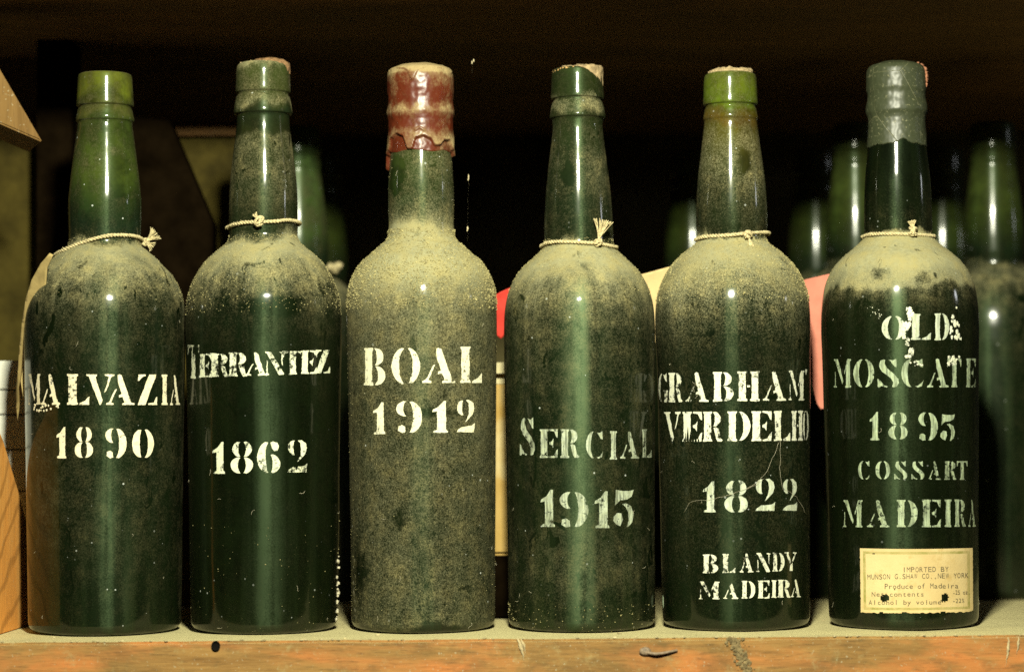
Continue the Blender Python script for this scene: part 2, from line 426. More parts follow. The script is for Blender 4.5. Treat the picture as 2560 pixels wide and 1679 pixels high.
def b_at(b, px, py, off=0.0, maxth=1.45):
    """angle and height on the bottle that the photograph shows at (px, py)"""
    th, z = 0.0, unproj(px, py, b.Y).z
    for _ in range(4):
        r = b.rad(max(0, min(z, b.top))) + off
        Yf = b.Y - r * math.cos(th) * math.cos(b.rz)
        q = unproj(px, py, Yf)
        z = q.z
        lat = (q.x - b.X) * math.cos(b.rz) + (q.y - b.Y) * math.sin(b.rz)
        s = max(-math.sin(maxth), min(math.sin(maxth), lat / r))
        th = math.asin(s)
    return th, z

def lathe(name, rad, z0, z1, rings, segs=160, wob=.00012, seed=0, cap_bottom=False, cap_top=False, extra=()):
    zl = sorted(set([z0 + (z1 - z0) * k / rings for k in range(rings + 1)] + [e for e in extra if z0 < e < z1]))
    verts, faces = [], []
    for z in zl:
        r = rad(z)
        for k in range(segs):
            a = 2 * math.pi * k / segs
            w_ = 1 + wob / .02 * noise.noise(Vector((math.cos(a) * .8, math.sin(a) * .8, z * 22 + seed))) if wob else 1
            verts.append((r * w_ * math.cos(a), r * w_ * math.sin(a), z))
    n = len(zl)
    for i in range(n - 1):
        for k in range(segs):
            k2 = (k + 1) % segs
            faces.append((i * segs + k, i * segs + k2, (i + 1) * segs + k2, (i + 1) * segs + k))
    if cap_bottom: faces.append(tuple(reversed(range(segs))))
    if cap_top: faces.append(tuple((n - 1) * segs + k for k in range(segs)))
    me = mesh(name, verts, faces, True)
    if cap_bottom or cap_top:
        for p in me.polygons:
            if len(p.vertices) > 4: p.use_smooth = False
    return me

BODY = (.0038, .0076, .0026)
def zpx(i, y): return unproj(CX[i], y, 0).z
def stops(i, lst): return [(max(0, zpx(i, y)), c) for y, c in lst]

GM = {
 1: glass_mat('glass_malvazia', stops(1, [(1580, 0.03), (1400, 0.08), (1200, 0.13), (900, 0.1), (800, 0.16), (745, 0.34), (700, 0.58), (640, 0.78), (612, 0.82), (600, 0.35), (590, 0.12), (540, 0.06), (450, 0.16), (400, 0.18), (330, 0.1), (290, 0.14), (200, 0.1)]),
      stops(1, [(1580, BODY), (640, BODY), (560, (0.0090, 0.0195, 0.0090)), (500, (0.0195, 0.0360, 0.0090)), (430, (0.0525, 0.0780, 0.0120)), (310, (0.0330, 0.0510, 0.0090)), (292, (0.0750, 0.0825, 0.0180)), (262, (0.0440, 0.0560, 0.0080)), (245, (0.1040, 0.1280, 0.0112)), (190, (0.1120, 0.1320, 0.0176))]), 1.3,
      wipes=[(8, .196, .006, .003, 1.2), (-20, .188, .004, .004, .8), (28, .232, .009, .016, .5)], speck=.55, film=.4),
 2: glass_mat('glass_terrantez', stops(2, [(1580, 0.03), (1000, 0.02), (850, 0.06), (800, 0.14), (760, 0.3), (710, 0.55), (650, 0.8), (602, 0.88), (590, 0.5), (575, 0.14), (540, 0.1), (460, 0.24), (380, 0.33), (348, 0.3), (338, 0.04), (292, 0.04), (275, 0.45), (245, 0.25), (180, 0.22), (160, 0.7)]),
      stops(2, [(1580, (0.0037, 0.0059, 0.0017)), (700, BODY), (560, (0.0096, 0.0162, 0.0063)), (350, (0.0191, 0.0239, 0.0070)), (300, (0.0128, 0.0217, 0.0091)), (270, (0.0351, 0.0433, 0.0112)), (150, (0.0399, 0.0542, 0.0140))]), 4.7,
      wipes=[(5, .165, .02, .008, .35), (-25, .20, .012, .006, .3)], speck=.5, film=.3),
 3: glass_mat('glass_boal', stops(3, [(1580, 0.0), (1562, 0.04), (1552, 0.34), (1300, 0.34), (1000, 0.38), (850, 0.44), (770, 0.55), (725, 0.75), (690, 0.95), (592, 0.98), (575, 0.65), (550, 0.38), (490, 0.22), (430, 0.32), (380, 0.22)]),
      stops(3, [(1580, BODY), (700, (0.0075, 0.0102, 0.0028)), (540, (0.0111, 0.0228, 0.0065)), (380, (0.0335, 0.0506, 0.0114))]), 9.2,
      wipes=[(-17, .055, .0050, .0040, .28), (-17, .061, .0020, .006, .2), (-62, .03, .012, .02, .25), (8, .11, .02, .003, .3), (-50, .232, .008, .012, .8)], speck=.7, film=.28, gr=1.05, scuff=.2, bl=.4),
 4: glass_mat('glass_sercial', stops(4, [(1580, 0.05), (1420, 0.18), (1250, 0.08), (1000, 0.14), (850, 0.2), (790, 0.32), (745, 0.55), (700, 0.8), (640, 0.94), (618, 0.94), (606, 0.3), (598, 0.12), (500, 0.14), (420, 0.26), (340, 0.16), (300, 0.12), (285, 0.5), (265, 0.45), (250, 0.08), (180, 0.1)]),
      stops(4, [(1580, BODY), (640, BODY), (500, (0.0077, 0.0137, 0.0054)), (300, (0.0155, 0.0232, 0.0068)), (150, (0.0217, 0.0337, 0.0096))]), 14.1,
      wipes=[(-26, .186, .004, .003, .9), (10, .184, .010, .004, .7), (22, .182, .006, .003, .7), (-18, .232, .005, .008, .9)], speck=.5, film=.6),
 5: glass_mat('glass_verdelho', stops(5, [(1580, 0.03), (1200, 0.1), (900, 0.1), (850, 0.18), (800, 0.32), (755, 0.52), (700, 0.75), (640, 0.93), (602, 0.93), (592, 0.4), (582, 0.12), (500, 0.18), (430, 0.36), (350, 0.3), (310, 0.12), (280, 0.15), (190, 0.14)]),
      stops(5, [(1580, BODY), (640, (0.0060, 0.0100, 0.0040)), (480, (0.0140, 0.0196, 0.0070)), (390, (0.0420, 0.0448, 0.0112)), (325, (0.0840, 0.0770, 0.0098)), (305, (0.1260, 0.0840, 0.0112)), (275, (0.0765, 0.0723, 0.0068)), (262, (0.0850, 0.1360, 0.0068)), (180, (0.1105, 0.1487, 0.0119))]), 19.6,
      wipes=[(28, .238, .006, .01, .5)], speck=.5, film=.26, gr=1.4, scuff=.25, bl=.55),
 6: glass_mat('glass_moscatel', stops(6, [(1580, 0.03), (1000, 0.03), (800, 0.06), (755, 0.16), (730, 0.32), (716, 0.82), (650, 0.97), (596, 0.95), (588, 0.1), (480, 0.03), (380, 0.0)]),
      stops(6, [(1580, (0.0030, 0.0048, 0.0018)), (640, (0.0040, 0.0064, 0.0018)), (360, (0.0030, 0.0048, 0.0024))]), 23.3,
      wipes=[(10, .200, .007, .002, .8), (20, .176, .006, .005, .5), (-15, .178, .006, .005, .4)], speck=.3, film=.42),
}
WHITE = (.80, .77, .58)
PM = {1: paint_mat('paint_cream', (.80, .74, .53), .0, .0, 1.1), 2: paint_mat('paint_worn', (.76, .79, .60), .42, .05, 2.2),
      3: paint_mat('paint_thick', (.80, .77, .57), .15, 0, 3.3), 4: paint_mat('paint_thin', (.58, .65, .48), .25, .75, 4.4),
      5: paint_mat('paint_white', (.78, .79, .64), .35, .10, 5.5), 6: paint_mat('paint_grey', (.50, .60, .40), .2, .68, 6.6),
      7: paint_mat('paint_sparse', (.66, .72, .56), .15, .45, 7.7)}
M_cork = simple_mat('cork', (.26, .15, .07), .95, .1, .55, 420, .9, 2, .0015)
M_corkpale = simple_mat('cork_dusty', (.40, .30, .16), .95, .1, .45, 500, .9, 5, .0015)
M_twine = simple_mat('twine', (.52, .44, .24), .95, .1, .45, 900, .6, 1, .0005)
M_dustgrain = simple_mat('dust_grain', (.35, .31, .145), .95, .05, .55, 500, .2, 3)

LABEL = {
 1: 'dark green bottle stencilled MALVAZIA 1890 with bare pale green lip, leftmost of the front row',
 2: 'dark bottle stencilled TERRANTEZ 1862 in worn white paint with brown cork dome on top',
 3: 'thickly dust-coated bottle stencilled BOAL 1912 with dripping red wax seal',
 4: 'dark bottle stencilled SERCIAL 1915 in thin grey-green paint with crumbling crust on its lip',
 5: 'dusty bottle with bright green lip stencilled VERDELHO 1822 above two small lines',
 6: 'dark bottle with grey-green wax cap, stencilled MOSCATEL 1895 and small typed paper label',
}
STEP = {1: zy(1, 535), 2: zy(1, 489), 4: zy(2, 515), 5: zy(3, 523)}
for i, b in B.items():
    root = empty('wine_bottle', (b.X, b.Y, 0), b.rz, LABEL[i], 'bottle', 'front row of dusty wine bottles')
    b.root = root
    kn = [q[0] for q in b.pts] + [.0008, .0022, .0048]
    if i in STEP:
        zsp = unproj(CX[i], STEP[i], 0).z
        obj('body', lathe('body', b.rad, 0, zsp, 150, 160, .00012, i * 7, True, False, kn), GM[i], root)
        def lipr(z, b=b):
            return b.rad(z)
        lip = lathe('lip', lipr, zsp, b.top, 70, 160, .00008, i * 7, False, False, kn)
        # rolled-over top edge and bore
        bm = bmesh.new(); bm.from_mesh(lip); bm.verts.ensure_lookup_table()
        ring = [v for v in bm.verts if abs(v.co.z - b.top) < 1e-6]
        ring.sort(key=lambda v: math.atan2(v.co.y, v.co.x))
        prev = ring
        for (dr, dz) in ((.0009, .0004), (.003, .0005), (.0075, 0.0), (.008, -.006)):
            cur = [bm.verts.new((v.co.x * (1 - dr / b.rad(b.top)), v.co.y * (1 - dr / b.rad(b.top)), b.top + dz)) for v in ring]
            for k in range(len(cur)):
                k2 = (k + 1) % len(cur)
                f = bm.faces.new((prev[k], prev[k2], cur[k2], cur[k])); f.smooth = True
            prev = cur
        bm.to_mesh(lip); bm.free()
        obj('lip', lip, GM[i], root)
    else:
        obj('body', lathe('body', b.rad, 0, b.top - .001, 190, 160, .00012, i * 7, True, True, kn), GM[i], root)

# ------------------------------------------------------------------ stencil lettering
def rect(x0, y0, x1, y1): return [(x0, y0), (x1, y0), (x1, y1), (x0, y1)]
def stem(x0, x1, y0=0., y1=1., s=.09):
    return [(x0 - s, y0), (x1 + s, y0), (x1 + s, y0 + .05), (x1, y0 + .09), (x1, y1 - .09), (x1 + s, y1 - .05), (x1 + s, y1), (x0 - s, y1), (x0 - s, y1 - .05), (x0, y1 - .09), (x0, y0 + .09), (x0 - s, y0 + .05)]
def cres(cx, cy, rx, ry, side, t, A=74, gap=.0):
    A = math.radians(A); o, n_ = [], []
    for k in range(17):
        a = -A + 2 * A * k / 16
        o.append((cx + side * (gap + (rx - gap) * math.cos(a)), cy + ry * math.sin(a)))
        n_.append((cx + side * (gap + max(0.0, (rx - gap) * math.cos(a) - t * math.cos(a) ** .8)), cy + ry * .985 * math.sin(a)))
    return o + n_[::-1]
GL = {
 'I': [stem(.18, .82, s=.16)],
 'L': [stem(.06, .42, s=.06), [(.54, 0), (.98, 0), (1, .27), (.93, .24), (.8, .13), (.56, .06)]],
 'A': [[(.40, .97), (.47, 1), (.55, .97), (.88, .09), (1, .05), (1, 0), (.58, 0), (.58, .05), (.66, .08), (.58, .27), (.46, .24), (.46, .32), (.55, .36), (.43, .70)],
       [(0, 0), (.27, 0), (.27, .05), (.17, .08), (.38, .52), (.32, .50), (.10, .09), (0, .05)]],
 'M': [[(0, 0), (.17, 0), (.17, .04), (.11, .07), (.10, .55), (.07, .55), (.06, .07), (0, .04)],
       [(.02, 1), (.24, 1), (.56, .22), (.50, .12), (.10, .90), (.02, .95)],
       [(.66, 0), (1, 0), (1, .05), (.94, .08), (.94, .92), (1, .95), (1, 1), (.78, 1), (.60, .52), (.62, .46), (.72, .66), (.72, .08), (.66, .05)]],
 'V': [[(0, 1), (.38, 1), (.38, .95), (.32, .92), (.58, .16), (.52, .0), (.47, 0), (.09, .92), (0, .95)],
       [(.66, 1), (1, 1), (1, .95), (.90, .92), (.72, .46), (.64, .40), (.82, .92), (.66, .95)]],
 'Z': [[(.03, .78), (.05, 1), (.42, 1), (.42, .95), (.26, .93), (.10, .80)], [(.60, 1), (.97, 1), (.40, 0), (.02, 0), (.02, .03)],
       [(.56, 0), (1, 0), (1, .28), (.93, .24), (.84, .08), (.56, .05)]],
 'T': [stem(.36, .66, s=.06), [(0, .72), (.05, .72), (.12, .90), (.28, .94), (.28, 1), (0, 1)], [(1, .72), (.95, .72), (.88, .90), (.74, .94), (.74, 1), (1, 1)]],
 'E': [stem(.06, .42, s=.06), [(.54, 1), (1, 1), (.98, .70), (.91, .74), (.80, .92), (.54, .95)], [(.54, .46), (.66, .44), (.74, .34), (.76, .68), (.68, .58), (.54, .54)],
       [(.54, 0), (.98, 0), (1, .30), (.93, .26), (.80, .08), (.54, .05)]],
 'R': [stem(.06, .40, s=.06), cres(.5, .75, .40, .25, 1, .30, 72), [(.52, .46), (.62, .48), (.78, .42), (.88, .12), (1, .04), (.94, 0), (.74, 0), (.66, .12)]],
 'B': [stem(.06, .38, s=.06), cres(.48, .76, .42, .24, 1, .30, 72), cres(.48, .26, .52, .26, 1, .34, 72)],
 'C': [cres(.46, .5, .46, .5, -1, .26, 78), [(.62, .95), (.78, .93), (.92, 1), (.95, .70), (.84, .72)], [(.60, .04), (.74, .06), (.93, .20), (.97, .26), (.90, .05), (.72, 0)]],
 'D': [stem(.06, .36, s=.06), cres(.48, .5, .52, .5, 1, .30, 76)],
 'G': [cres(.40, .5, .40, .5, -1, .22, 78), [(.50, .96), (.68, .93), (.86, 1), (.86, .70), (.74, .74)], [(.52, .42), (1, .42), (1, .37), (.94, .35), (.94, .03), (.80, 0), (.60, .02), (.60, .35), (.52, .37)]],
 'H': [stem(.08, .38, s=.07), stem(.64, .92, s=.07), [(.45, .47), (.57, .47), (.57, .54), (.45, .54)]],
 'N': [[(0, 0), (.2, 0), (.2, .05), (.13, .08), (.13, .60), (.07, .64), (.07, .08), (0, .05)], [(0, 1), (.30, 1), (.98, .04), (.95, 0), (.72, 0), (.10, .90), (0, .95)], [(.74, 1), (1, 1), (1, .95), (.92, .92), (.92, .38), (.85, .48), (.85, .92), (.74, .95)]],
 'O': [cres(.46, .5, .46, .5, -1, .26, 77), cres(.54, .5, .46, .5, 1, .26, 77)],
 '0': [cres(.44, .5, .42, .5, -1, .34, 74), cres(.58, .5, .42, .5, 1, .26, 76)],
 'S': [[(.10, .80), (.16, .94), (.30, .99), (.36, .96), (.34, .84), (.44, .68), (.78, .46), (.96, .30), (.97, .16), (.88, .04), (.74, .0), (.68, .02), (.72, .16), (.62, .32), (.22, .56), (.10, .70)],
       [(.52, .97), (.70, .94), (.86, 1), (.88, .70), (.80, .72)], [(.02, .30), (.10, .28), (.30, .08), (.48, .04), (.42, 0), (.2, .06), (.08, 0), (.02, .02)]],
 'Y': [[(0, 1), (.34, 1), (.34, .95), (.28, .92), (.52, .50), (.44, .40), (.08, .92), (0, .95)], [(.40, 0), (.66, 0), (.66, .46), (.58, .38), (.46, .34)], [(.70, 1), (1, 1), (1, .95), (.92, .92), (.70, .50), (.62, .54), (.82, .92), (.70, .95)]],
 "'": [[(.1, 1), (.9, 1), (.6, .5), (.4, .5)]],
 '1': [[(.12, 0), (1, 0), (1, .05), (.88, .09), (.88, 1), (.72, 1), (.42, .82), (.10, .74), (.04, .66), (.34, .68), (.34, .09), (.12, .05)]],
 '2': [cres(.40, .76, .34, .24, -1, .26, 70), [(.54, .99), (.72, 1), (.92, .90), (.98, .74), (.90, .56), (.66, .40), (.50, .30), (.66, .52), (.70, .72), (.66, .90)],
       [(.04, 0), (.96, 0), (1, .28), (.92, .24), (.84, .20), (.30, .16), (.08, .06)]],
 '5': [[(.12, .58), (.16, 1), (.46, .97), (.76, .97), (.98, 1), (.90, .82), (.68, .74), (.34, .72)], [(.46, .62), (.62, .64), (.86, .56), (.98, .34), (.92, .12), (.72, 0), (.66, .0), (.74, .18), (.72, .40), (.60, .54)],
       [(.22, .38), (.42, .36), (.48, .20), (.36, .02), (.18, .06), (.04, .16), (.06, .28)]],
 '6': [cres(.46, .5, .46, .5, -1, .36, 76), cres(.56, .30, .42, .30, 1, .32, 72), [(.56, .96), (.66, 1), (.84, .96), (.92, .84), (.86, .72), (.72, .70), (.62, .80)]],
 '8': [cres(.44, .76, .36, .24, -1, .26, 72), cres(.58, .76, .36, .24, 1, .26, 72), cres(.44, .26, .44, .26, -1, .32, 74), cres(.58, .26, .42, .26, 1, .32, 74)],
 '9': [cres(.42, .76, .40, .25, -1, .26, 72), cres(.52, .5, .48, .5, 1, .34, 77), [(.10, .22), (.24, .26), (.36, .20), (.38, .03), (.24, 0), (.08, .08)]],
}
def dens(poly, step):
    out = []
    n = len(poly)
    for k in range(n):
        a = Vector(poly[k]); c = Vector(poly[(k + 1) % n])
        q = max(1, int((c - a).length / step))
        for j in range(q): out.append(a.lerp(c, j / q))
    return out
def lettering(b, reg, items, mat, rough=1.0, off=.00016, slant=0.0):
    """items: (char, x0, x1, ytop, ybottom) measured in zoom `reg`"""
    bm = bmesh.new()
    for ch, x0, x1, yt, yb in items:
        sc = ZR[reg][2]
        gw = (x1 - x0) / sc; gh = (yb - yt) / sc
        for poly in GL[ch]:
            pts = [Vector((p_[0] * gw, p_[1] * gh)) for p_ in poly]
            pts = dens(pts, 2.4)
            for k, p_ in enumerate(pts):
                q = Vector((p_.x * .22 + x0, p_.y * .22 + yt, 0))
                q2 = q * .28
                pts[k] = p_ + Vector((noise.noise(q), noise.noise(q + Vector((50, 0, 0))))) * (.85 * rough) + Vector((noise.noise(q2), noise.noise(q2 + Vector((0, 60, 0))))) * (1.1 * rough)
            tri = tessellate_polygon([[Vector((p_.x, p_.y, 0)) for p_ in pts]])
            vs = [bm.verts.new((zx(reg, x0) + p_.x, zy(reg, yb) - p_.y, 0)) for p_ in pts]
            for t in tri:
                try: bm.faces.new([vs[k] for k in t])
                except ValueError: pass
    xs = [v.co.x for v in bm.verts]
    x = math.floor(min(xs) / 7) * 7
    while x < max(xs):
        x += 7
        bmesh.ops.bisect_plane(bm, geom=bm.verts[:] + bm.edges[:] + bm.faces[:], plane_co=(x, 0, 0), plane_no=(1, 0, 0))
    for v in bm.verts:
        th, z = b_at(b, v.co.x, v.co.y, off, 1.52)
        r = b.rad(z) + off
        v.co = Vector((r * math.sin(th), -r * math.cos(th), z))
    for f in bm.faces:
        f.normal_update(); f.smooth = True
        c = f.calc_center_median()
        if f.normal.dot(Vector((c.x, c.y, 0))) < 0: f.normal_flip()
    me = bpy.data.meshes.new('lettering'); bm.to_mesh(me); bm.free()
    return obj('lettering', me, mat, b.root)

def word(s, xs, yt, yb, dy=0.0):
    """xs: list of (x0, x1); top and bottom may drift by dy over the word"""
    n = len(s)
    return [(c, x[0], x[1], yt + dy * k / max(1, n - 1), yb + dy * k / max(1, n - 1)) for k, (c, x) in enumerate(zip(s, xs))]
lettering(B[1], 'A', word('MALVAZIA', [(185, 265), (268, 390), (438, 582), (562, 742), (690, 874), (895, 1022), (1052, 1092), (1108, 1172)], 664, 862), PM[1])
lettering(B[1], 'A', [('1', 365, 432, 1005, 1208), ('8', 487, 604, 1005, 1208), ('9', 682, 823, 1015, 1210), ('0', 857, 1001, 1020, 1208)], PM[1])
lettering(B[2], 'A', [('T', 1222, 1296, 475, 692)] + word('ERRANTEZ', [(1298, 1378), (1368, 1492), (1486, 1612), (1594, 1738), (1724, 1850), (1838, 1968), (1958, 2062), (2050, 2147)], 532, 684, -28), PM[2], 1.3)
lettering(B[2], 'A', [('1', 1380, 1462, 1103, 1308), ('8', 1500, 1645, 1100, 1308), ('6', 1672, 1826, 1100, 1306), ('2', 1865, 1998, 1090, 1300)], PM[2], 1.2)
lettering(B[3], 'B', [('B', 182, 322, 492, 736), ('O', 362, 547, 490, 728), ('A', 562, 782, 490, 719), ('L', 808, 950, 483, 719)], PM[3], 1.3)
lettering(B[3], 'B', [('1', 238, 320, 845, 1052), ('9', 388, 560, 838, 1046), ('1', 622, 727, 838, 1043), ('2', 780, 902, 830, 1039)], PM[3], 1.3)
lettering(B[4], 'B', [('S', 1192, 1296, 943, 1192), ('E', 1325, 1442, 1020, 1206), ('R', 1460, 1582, 1020, 1206), ('C', 1626, 1740, 1033, 1210), ('I', 1780, 1828, 1033, 1216), ('A', 1848, 1970, 1034, 1211), ('L', 1990, 2052, 1020, 1204)], PM[4], .7)
lettering(B[4], 'E', [('1', 1410, 1514, 120, 376), ('9', 1543, 1746, 134, 381), ('1', 1783, 1892, 130, 383), ('5', 1913, 2062, 120, 376)], PM[4], .7)
lettering(B[5], 'C', word("GRABHAM", [(14, 76), (80, 172), (190, 340), (368, 502), (524, 672), (692, 840), (858, 958)], 652, 842, -14) + [("'", 962, 978, 630, 700)], PM[5])
lettering(B[5], 'C', word('VERDELHO', [(52, 157), (170, 297), (304, 432), (462, 610), (617, 748), (763, 868), (876, 950), (950, 986)], 903, 1095, -8), PM[5])
lettering(B[5], 'C', [('1', 300, 386, 1350, 1552), ('8', 442, 594, 1345, 1553), ('2', 638, 770, 1335, 1541), ('2', 816, 912, 1335, 1539)], PM[7], .8)
lettering(B[5], 'Fr', word('BLANDY', [(303, 402), (430, 514), (542, 630), (650, 740), (754, 831), (832, 909)], 530, 652, -17), PM[5], .7)
lettering(B[5], 'Fr', word('MADEIRA', [(277, 411), (434, 532), (554, 642), (660, 734), (747, 779), (787, 871), (872, 936)], 706, 820, -17), PM[5], .7)
lettering(B[6], 'C', [('O', 1460, 1612, 283, 437), ('L', 1648, 1778, 270, 438), ('D', 1801, 1896, 268, 441)], PM[7], .9)
lettering(B[6], 'C', word('MOSCATE', [(1148, 1260), (1276, 1410), (1430, 1574), (1588, 1734), (1755, 1890), (1883, 1972), (2004, 2066)], 560, 745), PM[6], .8)
lettering(B[6], 'C', [('1', 1378, 1443, 903, 1086), ('8', 1502, 1627, 905, 1082), ('9', 1694, 1822, 906, 1089), ('5', 1834, 1934, 918, 1089)], PM[6], .8)
lettering(B[6], 'C', word('COSSART', [(1306, 1384), (1419, 1514), (1539, 1627), (1649, 1737), (1761, 1842), (1864, 1942), (1944, 2012)], 1220, 1339), PM[6], .6)
lettering(B[6], 'Fr', word('MADEIRA', [(1208, 1334), (1364, 1510), (1557, 1692), (1719, 1842), (1866, 1910), (1930, 2002), (2020, 2064)], 180, 356, -8), PM[6], .8)

# runs and blobs of paint on the word OLD of bottle 6, stray paint on bottle 1 and 2
def paint_and_mark_blobs(b, reg, spots, mat):
    vs, fs = [], []
    for (x, y, r, sq) in spots:
        th, z = b_at(b, zx(reg, x), zy(reg, y)); base = len(vs)
        rr = r / ZR[reg][2] / F * D; R = b.rad(z)
        vs.append((0, 0, 0)); n = 14
        for k in range(n):
            a = 2 * math.pi * k / n; q = rr * (1 + .45 * noise.noise(Vector((math.cos(a) * 1.5 + x, math.sin(a) * 1.5 + y, 0))))
            t2 = th + q * math.cos(a) / R; z2 = z + q * sq * math.sin(a); r2 = b.rad(z2) + .0002
            vs.append((r2 * math.sin(t2), -r2 * math.cos(t2), z2))
            fs.append((base, base + 1 + k, base + 1 + (k + 1) % n))
        vs[base] = ((R + .0005) * math.sin(th), -(R + .0005) * math.cos(th), z)
    return obj('paint_run_and_mark', mesh('paint_run_and_mark', vs, fs, True), mat, b.root)
sp = []
for k in range(60):
    t = rnd(); sp.append((1625 + 22 * math.sin(t * 9) + uni(-18, 18), 225 + 330 * t, uni(3, 12), uni(.8, 1.6)))
for k in range(26): sp.append((uni(1900, 1978), uni(230, 440), uni(3, 13), uni(1, 2)))
for k in range(26): sp.append((uni(1885, 1970), uni(548, 605), uni(3, 13), 1))
for k in range(10): sp.append((uni(1645, 1735), uni(575, 605), uni(4, 10), .7))
for k in range(18): sp.append((uni(1360, 1470), uni(220, 300), uni(1, 4), 1))
paint_and_mark_blobs(B[6], 'C', sp, PM[5])
sp = [(uni(225, 385), 862 + 40 * rnd(), uni(3, 10), 1) for k in range(22)]
paint_and_mark_blobs(B[1], 'A', sp, PM[1])
paint_and_mark_blobs(B[5], 'Fr', [(47, 840, 21, 2.3)], simple_mat('pale_fleck', (.50, .62, .42), .6, .3, .2, 300))  # single pale green oval mark low on the left of the glass

# ------------------------------------------------------------------ dust crust and lint on the shoulders
def crust(b, n, yA, yB, i, smin, smax, spread=1.0, pw=1.0, mat=None, name='dust_crust'):
    vs, fs = [], []
    z0, z1 = zpx(i, yB), zpx(i, yA)
    k = 0; tries = 0
    while k < n and tries < n * 12:
        tries += 1
        z = z0 + (z1 - z0) * rnd() ** pw
        th = uni(-1.9, 1.9)
        r = b.rad(z)
        if rnd() > r / .042 * 1.1: continue
        c = Vector((r * math.sin(th), -r * math.cos(th), z))
        if noise.noise(c * 90 + Vector((i * 3, 0, 0))) + noise.noise(c * 300) * .6 < uni(-.9, .5): continue
        s = smin + (smax - smin) * rnd() ** 2.5
        base = len(vs)
        nrm = Vector((math.sin(th), -math.cos(th), .25)).normalized()
        c += nrm * s * .3
        for d in ((1, 0, 0), (-1, 0, 0), (0, 1, 0), (0, -1, 0), (0, 0, 1), (0, 0, -1)):
            vs.append(c + Vector(d) * s * uni(.5, 1.3) + Vector((uni(-1, 1), uni(-1, 1), uni(-1, 1))) * s * .3)
        for f in ((0, 2, 4), (2, 1, 4), (1, 3, 4), (3, 0, 4), (2, 0, 5), (1, 2, 5), (3, 1, 5), (0, 3, 5)):
            fs.append(tuple(base + q for q in f))
        k += 1
    return obj(name, mesh(name, vs, fs), mat or M_dustgrain, b.root, kind='stuff')
crust(B[3], 10000, 575, 780, 3, .00012, .00052, pw=.75)
crust(B[3], 2600, 400, 1540, 3, .00006, .0002)
crust(B[5], 7000, 590, 760, 5, .0001, .00044, pw=.75)
crust(B[2], 4200, 590, 790, 2, .0001, .00036, pw=.7)
crust(B[4], 2600, 600, 740, 4, .0001, .00034, pw=.7)
crust(B[1], 1800, 600, 760, 1, .0001, .0003, pw=.7)
crust(B[6], 900, 590, 720, 6, .0001, .0003, pw=.7)
crust(B[2], 200, 1300, 1585, 2, .00005, .00032)
crust(B[4], 500, 1500, 1585, 4, .00006, .0004)

M_lint = simple_mat('lint', (.50, .46, .32), .95, .1, .3, 300, 0)
def lint(b, i, n, yA, yB, lmin=.002, lmax=.007, out=.0003):
    vs, fs = [], []
    for _ in range(n):
        th = uni(-1.55, 1.55); z = zpx(i, uni(yA, yB))
        L = uni(lmin, lmax); d = uni(0, 6.28); pts = []
        for k in range(9):
            r = b.rad(max(.001, min(b.top, z))) + .00015 + out * abs(noise.noise(Vector((k * .5, th * 9, z * 90)))) * 3
            pts.append(Vector((r * math.sin(th), -r * math.cos(th), z)))
            d += uni(-.7, .7)
            th += math.cos(d) * L / 8 / r; z += math.sin(d) * L / 8
        tube(vs, fs, pts, .00006, 4)
    return obj('lint', mesh('lint', vs, fs, True), M_lint, b.root, kind='stuff')
lint(B[1], 1, 8, 700, 1550, .001, .003)
lint(B[2], 2, 9, 1150, 1570, .001, .004)
lint(B[3], 3, 22, 390, 1560, .0015, .004)
lint(B[4], 4, 7, 1250, 1575, .001, .004)
lint(B[5], 5, 10, 900, 1570, .001, .004)
lint(B[6], 6, 6, 760, 1500, .001, .004)
# cobweb strands over the lower right of bottle 5
vs, fs = [], []
for pl in ([(185, 1550), (240, 1480), (330, 1475), (440, 1450), (560, 1405), (680, 1330), (760, 1180), (790, 1100)], [(795, 1000), (800, 1180), (795, 1290), (815, 1400)], [(815, 1400), (900, 1450), (960, 1560)], [(560, 1405), (650, 1370), (700, 1330)]):
    pts = []
    for (x, y) in pl:
        th, z = b_at(B[5], zx('C', x), zy('C', y)); r = B[5].rad(z) + .0006
        pts.append(Vector((r * math.sin(th), -r * math.cos(th), z)))
    pts = resample(pts, .002)
    pts = [q + Vector((noise.noise(q * 400), 0, noise.noise(q * 400 + Vector((7, 0, 0))))) * .0007 for q in pts]
    tube(vs, fs, pts, .00006, 4)
obj('cobweb_strand', mesh('cobweb_strand', vs, fs, True), M_lint, B[5].root)
# fluff clinging to the right foot of bottle 2
vs, fs = [], []
for k in range(26):
    t = rnd() ** .6; th = 1.45 + uni(-.12, .05); z = zpx(2, 1360 + 200 * t); r = B[2].rad(z)
    blob(vs, fs, (r * math.sin(th), -r * math.cos(th), z), uni(.0003, .0012), 1, .6, 2, k)
obj('fluff', mesh('fluff', vs, fs), M_lint, B[2].root)

